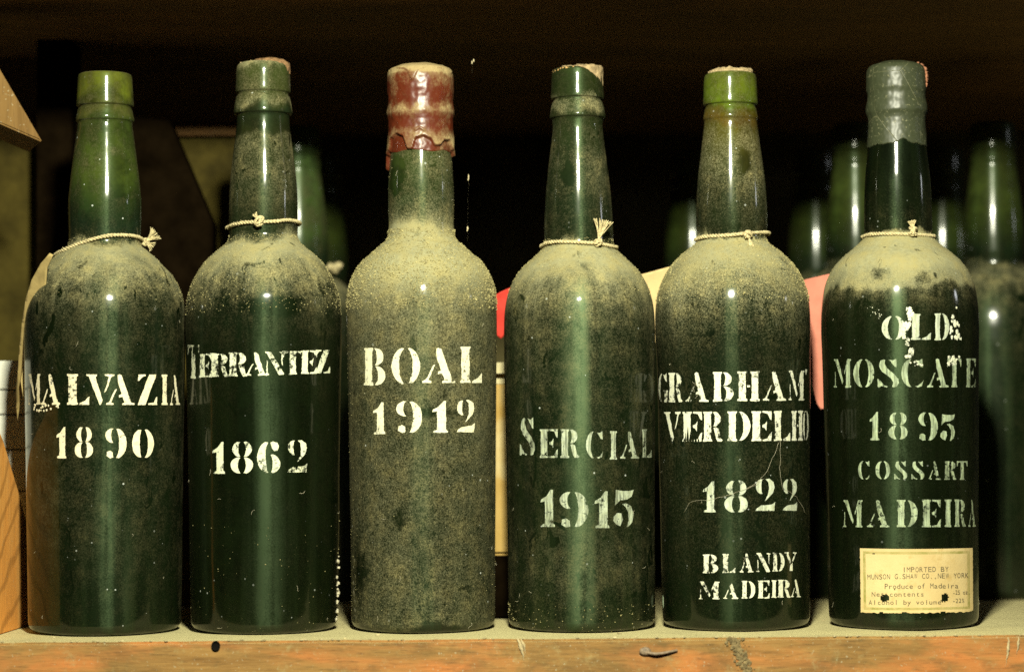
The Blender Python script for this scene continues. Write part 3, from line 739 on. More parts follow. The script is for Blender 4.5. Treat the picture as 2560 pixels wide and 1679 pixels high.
# ------------------------------------------------------------------ corks, wax, capsule
def cork(i, y_top, rad_px, lumps, mat, dx=0, name='cork', dome=.3):
    b = B[i]; zt = zpx(i, y_top); r = rad_px / F * D; z0 = b.top - .005
    rings = [(0, z0), (1.0, z0), (1.0, zt - r * dome), (.93, zt - r * dome * .5), (.7, zt - r * dome * .15), (.35, zt), (.0, zt)]
    vs, fs = [], []; S = 40
    for (q, z) in rings[1:-1]:
        for k in range(S):
            a = 2 * math.pi * k / S
            v = Vector((q * r * math.cos(a) + dx, q * r * math.sin(a), z))
            v += Vector((noise.noise(v * 700), noise.noise(v * 700 + Vector((5, 0, 0))), noise.noise(v * 350 + Vector((0, 9, 0))) * 1.6)) * lumps
            vs.append(v)
    n = len(rings) - 2
    for j in range(n - 1):
        for k in range(S):
            fs.append((j * S + k, j * S + (k + 1) % S, (j + 1) * S + (k + 1) % S, (j + 1) * S + k))
    vs.append(Vector((dx, 0, zt))); c = len(vs) - 1
    for k in range(S): fs.append(((n - 1) * S + k, (n - 1) * S + (k + 1) % S, c))
    return obj(name, mesh(name, vs, fs, True), mat, b.root)
cork(1, 189, 54, .0003, M_corkpale)
cork(2, 147, 52, .0006, M_cork, .0035, dome=.45)
cork(4, 166, 52, .0011, M_corkpale, dome=.35)
cork(5, 173, 55, .0011, M_corkpale, dome=.12)
# crumbs on the lip of bottle 2 and 4
def crumbs(i, n, y, spread, mat, smin, smax, th0=-1.6, th1=1.6, name='crumb'):
    b = B[i]; vs, fs = [], []
    for k in range(n):
        th = uni(th0, th1); r = b.rad(b.top) * uni(.55, 1.03); z = zpx(i, y) + uni(-1, 1) * spread
        blob(vs, fs, (r * math.sin(th), -r * math.cos(th), z), uni(smin, smax), 1, .6, 2, k * 3 + i)
    return obj(name, mesh(name, vs, fs), mat, b.root)
crumbs(2, 40, 163, .0007, M_corkpale, .0003, .0013)
crumbs(4, 260, 181, .0009, simple_mat('orange_crumb', (.42, .26, .10), .95, .1, .5, 400), .0002, .0008, -1.6, .5)
# crust peeling over the right shoulder of bottle 4's lip
b = B[4]
vs, fs = [], []; NU, NV = 26, 12
for u in range(NU):
    for v in range(NV):
        th = .05 + 1.55 * u / (NU - 1); k = v / (NV - 1)
        drop = .0022 + .0075 * max(0, math.sin((u / (NU - 1)) * 2.0 - .35)) ** 1.5
        rr = b.rad(b.top) * (.55 + .47 * min(1, k * 1.7))
        z = b.top + .0003 + .0011 * min(1, u / 9) * (1 - .6 * k) - max(0, k - .55) / .45 * drop * min(1, u / 7)
        rr += .0006 + .0007 * noise.noise(Vector((u * .5, v * .5, 3)))
        z += .0006 * noise.noise(Vector((u * .45, v * .4, 8)))
        vs.append((rr * math.sin(th), -rr * math.cos(th), z))
for u in range(NU - 1):
    for v in range(NV - 1): fs.append((u * NV + v, (u + 1) * NV + v, (u + 1) * NV + v + 1, u * NV + v + 1))
o = obj('wax_crust', mesh('wax_crust', vs, fs, True), simple_mat('old_crust', (.34, .25, .13), .9, .15, .5, 350, .8, 6, .001), b.root)
md = o.modifiers.new('thickness', 'SOLIDIFY'); md.thickness = .0007; md.offset = 0

def sleeve(i, name, prof, mat, edge, layers, S=220, NZ=110, rough=.0002, reg=2, top_dome=.0015, tilt=0.0):
    """wax poured over a bottle mouth.  prof: (y, half) stops; edge(th)->y of the lower edge; layers(th, y)->extra radius"""
    b = B[i]; ys = [p_[0] for p_ in prof]; hs = [p_[1] for p_ in prof]
    f = pchip(ys, hs); y0 = ys[0]
    vs, fs = [], []
    zt = zpx(i, y0)
    for j in range(NZ + 1):
        for k in range(S):
            th = 2 * math.pi * k / S - math.pi
            ye = edge(th); y = y0 + (ye - y0) * (j / NZ)
            r = f(y) / F * D + layers(th, y)
            if j == NZ: r -= .0007
            z = zpx(i, y) + tilt * math.sin(th) * (1 - j / NZ)
            q = Vector((math.sin(th) * 3, math.cos(th) * 3, z * 160))
            r += rough * (noise.noise(q) + .5 * noise.noise(q * 2.7))
            vs.append(Vector((r * math.sin(th), -r * math.cos(th), z)))
    for j in range(NZ):
        for k in range(S):
            fs.append((j * S + k, j * S + (k + 1) % S, (j + 1) * S + (k + 1) % S, (j + 1) * S + k))
    prev = 0
    for q_, dz in ((.86, .0009), (.6, .0015), (.3, .0018)):
        base = len(vs)
        for k in range(S):
            v0 = vs[k]; n_ = noise.noise(Vector((v0.x * 200 * q_, v0.y * 200 * q_, i)))
            vs.append(Vector((v0.x * q_, v0.y * q_, v0.z + dz * (top_dome / .0015) + n_ * rough * 1.5)))
        for k in range(S): fs.append((prev + (k + 1) % S, prev + k, base + k, base + (k + 1) % S))
        prev = base
    c = len(vs); vs.append(Vector((0, 0, zt + .0018 * top_dome / .0015)))
    for k in range(S): fs.append((prev + (k + 1) % S, prev + k, c))
    me = mesh(name, vs, fs, True)
    pour = []
    for j in range(NZ + 1):
        for k in range(S):
            th = 2 * math.pi * k / S - math.pi; y = y0 + (edge(th) - y0) * (j / NZ)
            pour.append(max(0, min(1, (drip_y(th) - 4 - (y - 100) * 2.601) / 14)) if i == 3 else 1)
    pour += [1] * (len(vs) - len(pour))
    bm = bmesh.new(); bm.from_mesh(me); bmesh.ops.recalc_face_normals(bm, faces=bm.faces); bm.to_mesh(me); bm.free()
    me.attributes.new('pour', 'FLOAT', 'POINT').data.foreach_set('value', pour)
    return obj(name, me, mat, b.root)

def wax_mat():
    s = NT('red_wax'); p = s.coord(loc=(3, 2, 1))
    tc = s.n('ShaderNodeTexCoord'); sep = s.n('ShaderNodeSeparateXYZ'); s.t.links.new(tc.outputs['Object'], sep.inputs[0])
    geo = s.n('ShaderNodeNewGeometry'); sn = s.n('ShaderNodeSeparateXYZ'); s.t.links.new(geo.outputs['Normal'], sn.inputs[0])
    n1 = s.noise(p, 700, 3, .75); n2 = s.noise(p, 150, 4, .6); n3 = s.noise(p, 55, 3, .6)
    zf = s.math('DIVIDE', sep.outputs['Z'], HB, clamp=True)
    cov = s.ramp(zf, [(max(0, zpx(3, zy(2, y))) / HB, c) for y, c in [(860, .1), (740, .40), (690, .70), (640, .68), (605, .40), (575, .06), (525, .0), (508, .15), (478, .60), (445, .38), (415, .04), (340, .04), (300, .15), (250, .42), (215, .9)]])
    at = s.n('ShaderNodeAttribute'); at.attribute_name = 'pour'
    cov = s.math('MULTIPLY', cov, s.map(at.outputs['Fac'], 0, 1, .12, 1))
    cov = s.math('ADD', cov, s.map(sn.outputs['Z'], .15, .6, 0, .5))
    nz = s.math('ADD', s.math('MULTIPLY', s.math('SUBTRACT', n1, .5), 1.3), s.math('ADD', s.math('MULTIPLY', s.math('SUBTRACT', n2, .5), 1.6), s.math('MULTIPLY', s.math('SUBTRACT', n3, .5), 1.8)))
    k = s.math('MINIMUM', s.math('POWER', s.math('ADD', cov, s.math('MULTIPLY', nz, .8), clamp=True), 1.7), .93)
    wax = s.bsdf(s.mixc(n2, (.115, .021, .006), (.065, .011, .004)), .36, .5, s.bump(s.noise(p, 220, 3, .6), .25, .0006))
    du = s.bsdf(s.mixc(n1, (.42, .34, .17), (.30, .21, .09)), .95, .1, s.bump(n1, .8, .0007))
    return s.done(s.mixs(k, wax, du))
M_wax = wax_mat()
def bumpf(x, c, w_): return math.exp(-((x - c) / w_) ** 2)
def drip_y(th):
    """lower limit (zoom y) of the second, thicker pour: arches between drips"""
    x = math.degrees(th)
    k = [(-75, 730), (-62, 655), (-48, 632), (-34, 650), (-22, 738), (-16, 738), (-8, 665), (4, 652), (16, 668), (26, 715), (34, 712), (46, 675), (60, 672), (75, 730), (88, 765), (120, 690), (160, 720), (180, 700), (-180, 700), (-140, 690), (-105, 850), (-98, 850), (-88, 760)]
    k.sort()
    for (a, ya), (c, yc) in zip(k, k[1:]):
        if a <= x <= c:
            t = (x - a) / (c - a); t = t * t * (3 - 2 * t); return ya + (yc - ya) * t
    return 700
def wax_edge(th):
    y = 742 + 6 * math.sin(th * 5) + 5 * noise.noise(Vector((th * 3, 1, 1)))
    return zy(2, max(y, drip_y(th) + 4 if drip_y(th) > 745 else 0))
def wax_layers(th, y):
    yz = (y - 100) * 2.601
    e = drip_y(th); d = e - yz
    a = .0018 * max(0, min(1, d / 10)) * (1 - .25 * max(0, min(1, d / 260)))
    x = math.degrees(th)
    # top pour: heart-shaped edge near the mouth
    top = 235 - 30 * abs(math.sin((x + 14) / 26)) + 62 * bumpf(x, -14, 7)
    a += .0006 * max(0, min(1, (top - yz) / 8))
    # small ridge "^" above the middle arch
    for sx_ in (-1, 1):
        yy = 595 + sx_ * (x + 2) * 2.2
        if abs(x + 2) < 9 and sx_ * (x + 2) >= 0: a += .0005 * bumpf(yz, yy, 7)
    return a
sleeve(3, 'wax_seal', [(zy(2, y), h / 2.601) for y, h in [(184, 150), (192, 170), (206, 184), (240, 197), (300, 201), (380, 198), (420, 196), (450, 200), (480, 203), (510, 198), (540, 193), (600, 194), (680, 200), (730, 202), (770, 205), (870, 210)]],
       M_wax, wax_edge, wax_layers, rough=.00034)

def capsule_mat():
    s = NT('grey_green_wax'); p = s.coord(loc=(5, 1, 4))
    n1 = s.noise(p, 600, 3, .7); n2 = s.noise(p, 90, 4, .6)
    vo = s.n('ShaderNodeTexVoronoi', feature='DISTANCE_TO_EDGE'); s.put(vo.inputs['Vector'], s.coord(loc=(.3, .1, .25), scale=(1, 1, .7))); vo.inputs['Scale'].default_value = 42
    crack = s.math('MULTIPLY', s.map(vo.outputs['Distance'], 0, .010, 1, 0), s.map(n2, .45, .6))
    c = s.mixc(n2, (.030, .036, .018), (.045, .052, .025))
    c = s.mixc(s.map(n1, .58, .72, 0, .55), c, (.26, .25, .14))
    c = s.mixc(s.math('MULTIPLY', crack, .5), c, (.20, .19, .10))
    return s.done(s.bsdf(c, .42, .45, s.bump(s.math('SUBTRACT', s.math('MULTIPLY', n2, .5), s.math('MULTIPLY', crack, .6)), .35, .0007)))
def cap_edge(th):
    x = math.degrees(th)
    y = 690 + 12 * noise.noise(Vector((x * .055, 2, 0))) + 7 * noise.noise(Vector((x * .2, 5, 0))) - 26 * bumpf(x, 14, 13) + 10 * bumpf(x, 70, 25) + 10 * bumpf(x, -70, 25)
    return zy(3, y)
sleeve(6, 'wax_seal', [(zy(3, y), h / 2.587) for y, h in [(160, 140), (166, 160), (178, 176), (200, 188), (250, 192), (320, 193), (360, 187), (390, 188), (430, 196), (465, 198), (500, 187), (525, 183), (600, 187), (690, 194), (720, 196)]],
       capsule_mat(), cap_edge, lambda th, y: 0, rough=.00022, top_dome=.0012)
# broken red-brown cork at the right of the capsule
vs, fs = [], []
for k, (x, y, r) in enumerate([(1690, 160, 17), (1712, 172, 22), (1730, 192, 22), (1738, 215, 20), (1742, 240, 20), (1744, 262, 17), (1746, 286, 11), (1747, 300, 7), (1660, 152, 10), (1581, 148, 4), (1581, 142, 3)]):
    q = unproj(zx(3, x), zy(3, y), -.004); r_ = r / 2.587 / F * D
    blob(vs, fs, B[6].root.matrix_basis.inverted() @ q if False else (Matrix.Translation((B[6].X, 0, 0)) @ Matrix.Rotation(B[6].rz, 4, 'Z')).inverted() @ q, r_, 2, .7, 1.8, k * 5)
obj('broken_cork', mesh('broken_cork', vs, fs, True), simple_mat('red_cork', (.30, .13, .07), .85, .2, .5, 350, .8, 8, .001), B[6].root)

# ------------------------------------------------------------------ typed paper label on bottle 6
def label_mat():
    s = NT('label_paper'); p = s.coord(loc=(2, 2, 2))
    uvn = s.n('ShaderNodeUVMap'); uvn.uv_map = 'uv'; sp_ = s.n('ShaderNodeSeparateXYZ'); s.t.links.new(uvn.outputs[0], sp_.inputs[0])
    u, v = sp_.outputs[0], sp_.outputs[1]
    n1 = s.noise(p, 160, 5, .7); n2 = s.noise(p, 700, 3, .7); n3 = s.noise(p, 45, 3, .6)
    c = s.mixc(s.map(n3, .35, .65), (.56, .42, .19), (.65, .51, .25))
    c = s.mixc(s.map(n1, .55, .72, 0, .75), c, (.48, .33, .12))
    c = s.mixc(s.map(n2, .62, .75, 0, .5), c, (.40, .30, .13))
    ex = s.math('MULTIPLY', s.math('MINIMUM', u, s.math('SUBTRACT', 1.0, u)), 1.74)
    ey = s.math('MINIMUM', v, s.math('SUBTRACT', 1.0, v))
    e = s.math('MINIMUM', ex, ey)
    band = s.math('MULTIPLY', s.math('GREATER_THAN', e, .045), s.math('LESS_THAN', e, .085))
    c = s.mixc(s.math('MULTIPLY', band, s.map(n1, .35, .55, .95, .45)), c, (.27, .25, .06))
    return s.done(s.bsdf(c, .8, .2, s.bump(n2, .3, .0004)))
b = B[6]; NU, NV = 90, 56
cor = [(1318, 492), (2046, 484), (2049, 893), (1324, 909)]
def lab_px(u, v):
    top = Vector(cor[0]).lerp(Vector(cor[1]), u); bot = Vector(cor[3]).lerp(Vector(cor[2]), u)
    # the paper bows with the round of the bottle
    bow = 4 * u * (1 - u)
    return bot.lerp(top, v) + Vector((0, 7 * bow * (1 - v) + 6 * bow * v))
def lab_pt(u, v, off=.00022):
    q = lab_px(u, v); th, z = b_at(b, zx('Fr', q.x), zy('Fr', q.y), off); r = b.rad(z) + off
    return Vector((r * math.sin(th), -r * math.cos(th), z))
holes = [(1480, 812, 34, 25), (1868, 806, 24, 28), (1408, 527, 7, 6), (1850, 828, 8, 6), (1545, 760, 3, 4)]
vs, fs, uvs = [], [], []
for j in range(NV + 1):
    for k in range(NU + 1):
        u = k / NU; v = j / NV
        rag = .02 * noise.noise(Vector((u * 30, 0, 3))) if j == 0 else 0
        uu = u + (.004 * noise.noise(Vector((v * 25, k, 1))) if k in (0, NU) else 0)
        vs.append(lab_pt(uu, v + rag)); uvs.append((u, v))
for j in range(NV):
    for k in range(NU):
        q = lab_px((k + .5) / NU, (j + .5) / NV)
        cut = False
        for (hx, hy, rx, ry) in holes:
            d = ((q.x - hx) / rx) ** 2 + ((q.y - hy) / ry) ** 2
            if d < .9 + .35 * noise.noise(Vector((q.x * .06, q.y * .06, 0))): cut = True
        if j < 1 and noise.noise(Vector((k * .16, 9, 0))) > .28: cut = True
        if not cut: fs.append((j * (NU + 1) + k, j * (NU + 1) + k + 1, (j + 1) * (NU + 1) + k + 1, (j + 1) * (NU + 1) + k))
me = mesh('paper_label', vs, fs, True)
uvl = me.uv_layers.new(name='uv')
for lp in me.loops: uvl.data[lp.index].uv = uvs[lp.vertex_index]
lab = obj('paper_label', me, label_mat(), b.root)
lab['label'] = 'yellowed rectangular paper label with typed lines and an olive border'
# typed characters, one at a time on a fixed pitch like a typewriter
_gc = {}
def glyph(ch):
    if ch in _gc: return _gc[ch]
    cu = bpy.data.curves.new('t', 'FONT'); cu.body = ch; cu.size = 1; cu.resolution_u = 3; cu.offset = 0.0
    o = bpy.data.objects.new('t', cu); COL.objects.link(o)
    dg = bpy.context.evaluated_depsgraph_get(); dg.update()
    me_ = bpy.data.meshes.new_from_object(o.evaluated_get(dg))
    vv = [v.co.copy() for v in me_.vertices]; ff = [tuple(p_.vertices) for p_ in me_.polygons]
    bpy.data.objects.remove(o); bpy.data.curves.remove(cu); bpy.data.meshes.remove(me_)
    _gc[ch] = (vv, ff); return _gc[ch]
def typed(text, x0, x1, ybase0, ybase1, cap):
    vs, fs = [], []; n = len(text); pitch = (x1 - x0) / n
    for k, ch in enumerate(text):
        if ch == ' ': continue
        gv, gf = glyph(ch); base = len(vs)
        xs_ = [v.x for v in gv]; mid = (min(xs_) + max(xs_)) / 2; wd = max(max(xs_) - min(xs_), .01)
        sxl = min(pitch * .80 / wd, cap / .70 * 1.15) if ch not in '.,-' else cap / .70
        cx = x0 + (k + .5) * pitch + uni(-.8, .8); yb = ybase0 + (ybase1 - ybase0) * k / n + uni(-1, 1)
        for v in gv:
            X_ = cx + (v.x - mid) * sxl; Y_ = yb - v.y * cap / .70
            th, z = b_at(b, zx('Fr', X_), zy('Fr', Y_), .0003); r = b.rad(z) + .0003
            vs.append(Vector((r * math.sin(th), -r * math.cos(th), z)))
        for f in gf: fs.append(tuple(base + q for q in f))
    return vs, fs
M_ink = simple_mat('typed_ink', (.10, .085, .05), .8, .1, .5, 600, 0)
for (t, x0, x1, y0, y1, cap) in [('IMPORTED BY', 1592, 1894, 645, 638, 33), ('MUNSON G.SHAW CO.,NEW YORK', 1364, 2022, 694, 677, 33), ('Produce of Madeira', 1476, 1957, 754, 744, 33),
                                 ('Net contents', 1392, 1737, 804, 800, 31), ('-25 oz.', 1917, 2032, 787, 780, 28), ('Alcohol by volume', 1373, 1847, 858, 850, 31), ('-22%', 1917, 1993, 840, 836, 28)]:
    vs, fs = typed(t, x0, x1, y0, y1, cap)
    o = obj('typed_line', mesh('typed_line', vs, fs), M_ink, lab)

# ------------------------------------------------------------------ twine
def twisted(verts, faces, pts, rad, pitch=.0034, closed=False):
    pts = resample(pts, .0006)
    L = 0; n = len(pts); hel = [[], []]
    for i_, p_ in enumerate(pts):
        t = (pts[min(i_ + 1, n - 1)] - pts[max(i_ - 1, 0)]).normalized()
        a = t.cross(Vector((0, .3, 1))).normalized(); c = t.cross(a)
        if i_: L += (p_ - pts[i_ - 1]).length
        ph = L / pitch * 2 * math.pi
        wv = 1 + .4 * noise.noise(p_ * 420)
        for s_ in (0, 1):
            an = ph + s_ * math.pi
            hel[s_].append(p_ + (a * math.cos(an) + c * math.sin(an)) * rad * .5 * wv)
    for h in hel: tube(verts, faces, h, rad * .62, 6)
def fuzz(verts, faces, pts, n, L):
    for _ in range(n):
        p_ = random.choice(pts); d = Vector((uni(-1, 1), uni(-1, .2), uni(-1, 1))).normalized()
        q = [p_ + d * (L * rnd() * k / 3) + Vector((uni(-1, 1), uni(-1, 1), uni(-1, 1))) * L * .15 for k in range(4)]
        q[0] = p_
        tube(verts, faces, q, .00009, 3)
def surf(b, px, py, off):
    th, z = b_at(b, px, py, off, 1.56); return b_world(b, th, z, off)
def twine(i, front, knot, ends, label, back=True, rad=.00096, knot_r=.0026, hang=None):
    """front: photograph pixels along the visible part; knot: pixel; ends: (dx, dz, length, spread, count)"""
    b = B[i]; off = .0010
    root = empty('twine', (b.X, 0, front and b_world(b, 0, zpx(i, front[0][1])).z), 0, label, 'twine', 'strings tied round the bottle necks')
    inv = Matrix.Translation(-root.location)
    pts = [surf(b, x, y, off) for x, y in front]
    vs, fs = [], []
    loop = list(pts)
    if back:
        z0, z1 = pts[-1].z, pts[0].z
        c = Vector((b.X, 0, 0)); a0 = math.atan2(pts[-1].y, pts[-1].x - b.X); a1 = math.atan2(pts[0].y, pts[0].x - b.X)
        while a1 < a0: a1 += 2 * math.pi
        for k in range(1, 13):
            t = k / 12; a = a0 + (a1 - a0) * t
            rr = ((pts[-1].xy - c.xy).length) * (1 - t) + (pts[0].xy - c.xy).length * t
            loop.append(Vector((b.X + rr * math.cos(a), rr * math.sin(a), z0 + (z1 - z0) * t)))
    twisted(vs, fs, loop, rad)
    fuzz(vs, fs, resample(pts, .001), 130, .0018)
    vs = [inv @ v for v in vs]
    obj('cord_loop', mesh('cord_loop', vs, fs, True), M_twine, root)
    kc = surf(b, knot[0], knot[1], .0022)
    vs, fs = [], []
    for k in range(3):     # overlapping turns of cord make the knot
        ring = []
        ax = Vector((uni(-1, 1), uni(-1, 1), uni(-1, 1))).normalized(); e1 = ax.orthogonal().normalized(); e2 = ax.cross(e1)
        for q in range(13):
            an = 2 * math.pi * q / 12
            ring.append(kc + (e1 * math.cos(an) + e2 * math.sin(an) * .75) * knot_r * .75)
        twisted(vs, fs, ring, rad * .85)
    vs = [inv @ v for v in vs]
    obj('knot', mesh('knot', vs, fs, True), M_twine, root)
    for (dx, dz, L, spread, cnt) in ends:
        vs, fs = [], []
        d = Vector((dx, -.25, dz)).normalized(); side = Vector((-dz, 0, dx)).normalized()
        for q in range(cnt):
            s_ = uni(-1, 1); pp = []
            for k in range(6):
                t = k / 5
                pp.append(kc + d * (L * t * uni(.95, 1.05)) + side * (s_ * spread * t ** 1.5) + Vector((0, -1, 0)) * uni(-.4, .4) * spread * t)
            tube(vs, fs, pp, rad * .40, 4, lambda t: 1 - .5 * t)
        vs = [inv @ v for v in vs]
        obj('frayed_end', mesh('frayed_end', vs, fs, True), M_twine, root)
    return root
def dsp(l): return [(x * 1.0756, y * 1.0756) for x, y in l]
twine(1, dsp([(120, 594), (145, 583), (175, 570), (215, 556), (255, 547), (295, 546), (322, 550), (338, 558)]), (344 * 1.0756, 561 * 1.0756), [(.9, .7, .0075, .0042, 30), (.9, -.6, .005, .003, 16)],
      'twine running from the frayed knot down to the brown tag on the MALVAZIA bottle', back=False)
twine(2, dsp([(526, 530), (545, 522), (570, 517), (600, 516), (640, 514), (668, 511), (690, 514)]), (602 * 1.0756, 514 * 1.0756), [(-.5, .8, .0045, .0016, 8), (.3, -.5, .003, .001, 6)],
      'twine with a lumpy knot in front, tied round the neck of the TERRANTEZ bottle', knot_r=.0035)
twine(4, dsp([(1257, 572), (1272, 564), (1300, 561), (1350, 563), (1395, 567), (1425, 573)]), (1390 * 1.0756, 563 * 1.0756), [(.25, 1, .0115, .0052, 44)],
      'twine with an upright frayed tuft, tied round the neck of the SERCIAL bottle')
twine(5, dsp([(1618, 556), (1640, 549), (1700, 546), (1740, 542), (1783, 541)]), (1738 * 1.0756, 545 * 1.0756), [(.25, -1, .0078, .0016, 22)],
      'twine with a short end hanging down, tied round the neck of the VERDELHO bottle')
twine(6, dsp([(2003, 549), (2030, 543), (2080, 543), (2130, 546), (2166, 549)]), (2122 * 1.0756, 538 * 1.0756), [(-.15, 1, .0055, .0022, 20)],
      'twine with a round knot, tied round the neck of the MOSCATEL bottle', knot_r=.0032)

# ------------------------------------------------------------------ paper tags
def tag(name, outline, Yf, mat, label, thick=.0005, group='paper tags hung behind the front row'):
    """outline: photograph pixels; Yf(px,py)-> depth.  A thin curved sheet with real thickness."""
    xs_ = [p_[0] for p_ in outline]; ys_ = [p_[1] for p_ in outline]
    tri = tessellate_polygon([[Vector((p_[0], p_[1], 0)) for p_ in outline]])
    bm = bmesh.new(); vv = [bm.verts.new((p_[0], p_[1], 0)) for p_ in outline]
    for t in tri:
        try: bm.faces.new([vv[k] for k in t])
        except ValueError: pass
    for ax, lo, hi in ((0, min(xs_), max(xs_)), (1, min(ys_), max(ys_))):
        q = lo + 8
        while q < hi:
            no = (1, 0, 0) if ax == 0 else (0, 1, 0); co = (q, 0, 0) if ax == 0 else (0, q, 0)
            bmesh.ops.bisect_plane(bm, geom=bm.verts[:] + bm.edges[:] + bm.faces[:], plane_co=co, plane_no=no); q += 8
    for v in bm.verts:
        px, py = v.co.x, v.co.y
        v.co = unproj(px, py, Yf(px, py) + .0006 * noise.noise(Vector((px * .02, py * .02, 1))))
    bmesh.ops.recalc_face_normals(bm, faces=bm.faces)
    c = sum((v.co for v in bm.verts), Vector()) / len(bm.verts)
    for v in bm.verts: v.co -= c
    me = bpy.data.meshes.new(name); bm.to_mesh(me); bm.free()
    for p_ in me.polygons: p_.use_smooth = True
    o = obj(name, me, mat, label=label, cat='tag', group=group); o.location = c
    md = o.modifiers.new('thickness', 'SOLIDIFY'); md.thickness = thick; md.offset = 0
    return o
M_redtag = simple_mat('red_card', (.55, .045, .03), .7, .2, .15, 150, .2, 3)
M_pinktag = simple_mat('pink_card', (.62, .22, .15), .75, .2, .16, 60, .25, 9)
M_tantag = simple_mat('buff_card', (.62, .46, .22), .8, .15, .15, 90, .25, 5)
M_browntag = simple_mat('brown_card', (.38, .285, .11), .75, .2, .22, 120, .3, 6)
tag('paper_tag', [(1228, 744), (1250, 730), (1290, 712), (1292, 760), (1275, 800), (1258, 842), (1251, 847), (1240, 835), (1230, 815)], lambda x, y: .030 + .00006 * (y - 700), M_redtag,
    'bright red card tag showing between the BOAL and SERCIAL bottles')
tag('paper_tag', [(1590, 689), (1625, 680), (1690, 662), (1690, 760), (1660, 830), (1633, 862), (1610, 830), (1600, 760)], lambda x, y: .030 + .00005 * (y - 660), M_tantag,
    'buff card tag showing between the shoulders of SERCIAL and VERDELHO bottles')
tag('paper_tag', [(1985, 708), (2015, 698), (2050, 690), (2110, 676), (2112, 760), (2100, 880), (2080, 980), (2060, 1020), (2052, 1023), (2042, 1008), (2030, 960), (2020, 900), (2000, 830), (1990, 770)],
    lambda x, y: .034 + .00004 * (y - 680), M_pinktag, 'long pink card tag with pointed tip between the VERDELHO and MOSCATEL bottles')
tg = tag('paper_tag', dsp([(116, 588), (124, 592), (110, 622), (107, 660), (104, 688), (96, 722), (80, 768), (64, 808), (57, 850), (51, 905), (44, 955), (41, 975), (38, 950), (37, 915), (42, 860), (46, 800), (52, 745), (60, 695), (74, 650), (95, 612)]),
    lambda x, y: -.036 + .00009 * max(0, y - 640) + .0002 * max(0, 128 - x) * .5, M_browntag, 'folded brown leathery tag draped down the left side of the MALVAZIA bottle', .0007, 'paper tags hung behind the front row')
# the second leaf of the folded tag
def leaf(outline, Yf, mat, parent, name):
    xs_ = [unproj(x, y, Yf(x, y)) - parent.location for x, y in outline]
    me = prism_mesh(name, xs_, .0005, (0, 1, 0), 0)
    return obj(name, me, mat, parent)
leaf(dsp([(62, 812), (70, 800), (60, 850), (54, 890), (60, 930), (67, 972), (63, 968), (54, 925), (48, 885), (55, 845)]), lambda x, y: -.006 + .00002 * y * 0, M_browntag, tg, 'rear_leaf')

# ------------------------------------------------------------------ woodwork at the left
def poly_at(pxs, Y): return [unproj(x, y, Y) for x, y in pxs]
def centred(name, me, mat, label, cat, group=None):
    c = sum((v.co for v in me.vertices), Vector()) / len(me.vertices)
    for v in me.vertices: v.co -= c
    o = obj(name, me, mat, label=label, cat=cat, group=group); o.location = c; return o
M_brace = wood_mat('sawn_brace_wood', (.15, .080, .018), (.21, .118, .032), (.24, .13, .038), 2, seed=5.5, scale=.6, patch=8)
M_brownshade = simple_mat('stained_and_shade_wood', (.0055, .0034, .0015), .95, .0, .5, 60, .3, 2)  # dark wood of the post, blackened to serve as shade on the block
M_olive = simple_mat('olive_board', (.050, .038, .007), .9, .1, .5, 40, .3, 6, .002)
M_pine = wood_mat('orange_pine', (.70, .29, .05), (.80, .40, .10), (.78, .32, .06), 2, seed=1.7, patch=5, ring=.5, fine=(.22, .08, .02))
# ------------------------------------------------------------------ bottles further back
bb = B[5]
def back_profile(seed):
    k = 1.0
    return lambda z: bb.rad(z)
GB = glass_mat('glass_back_dusty', stops(5, [(1580, 0.05), (900, 0.06), (760, 0.15), (700, 0.3), (640, 0.42), (605, 0.38), (590, 0.06), (480, 0.05), (330, 0.05), (190, 0.05)]),
               stops(5, [(1580, BODY), (640, BODY), (560, (0.0072, 0.0141, 0.0056)), (480, (0.0288, 0.0448, 0.0090)), (400, (0.0432, 0.0640, 0.0134)), (340, (0.0360, 0.0512, 0.0112)), (190, (0.0288, 0.0384, 0.0112))]), 31.0, speck=.35, film=.45, rough=.17)
GB2 = glass_mat('glass_back_green', stops(5, [(1580, 0.05), (900, 0.08), (760, 0.2), (700, 0.45), (640, 0.55), (605, 0.5), (590, 0.1), (480, 0.14), (330, 0.12), (190, 0.05)]),
                stops(5, [(1580, BODY), (640, (0.0045, 0.0088, 0.0030)), (560, (0.0081, 0.0216, 0.0090)), (500, (0.0473, 0.0900, 0.0225)), (340, (0.0675, 0.1140, 0.0315)), (190, (0.0405, 0.0720, 0.0180))]), 37.0, speck=.3, film=.5, rough=.17)
zsp5 = unproj(CX[5], STEP[5], 0).z
kn = [q[0] for q in bb.pts] + [.0008, .0022, .0048]
me_body = lathe('back_body', bb.rad, 0, zsp5, 120, 96, .0001, 3, True, False, kn)
me_lip = lathe('back_lip', bb.rad, zsp5, bb.top, 40, 96, .0001, 3, False, True, kn)
def back_bottle(px, Y, mat, label, scale=1.0, group='bottles in the dark behind the front row'):
    c = unproj(px, 1000, Y)
    o = empty('wine_bottle', (c.x, Y, 0 if Y < .27 else -.002), uni(-1, 1), label, 'bottle', group)
    o.scale = (scale, scale, scale)
    for nm, me_ in (('body', me_body), ('lip', me_lip)):
        mm = me_.copy(); mm.materials.clear(); mm.materials.append(mat); obj(nm, mm, mat, o)
    return o
b_left = back_bottle(746, .200, GB2, 'blurred pale green bottle behind the TERRANTEZ bottle with string round its neck')
b_r2 = back_bottle(2146, .200, GB, 'blurred bottle whose tall green neck shows just left of the MOSCATEL bottle')
b_r1 = back_bottle(2492, .200, GB, 'blurred dusty bottle at the right edge behind the MOSCATEL bottle')
back_bottle(1736, .315, GB, 'dim far bottle whose short neck shows left of the VERDELHO bottle neck')
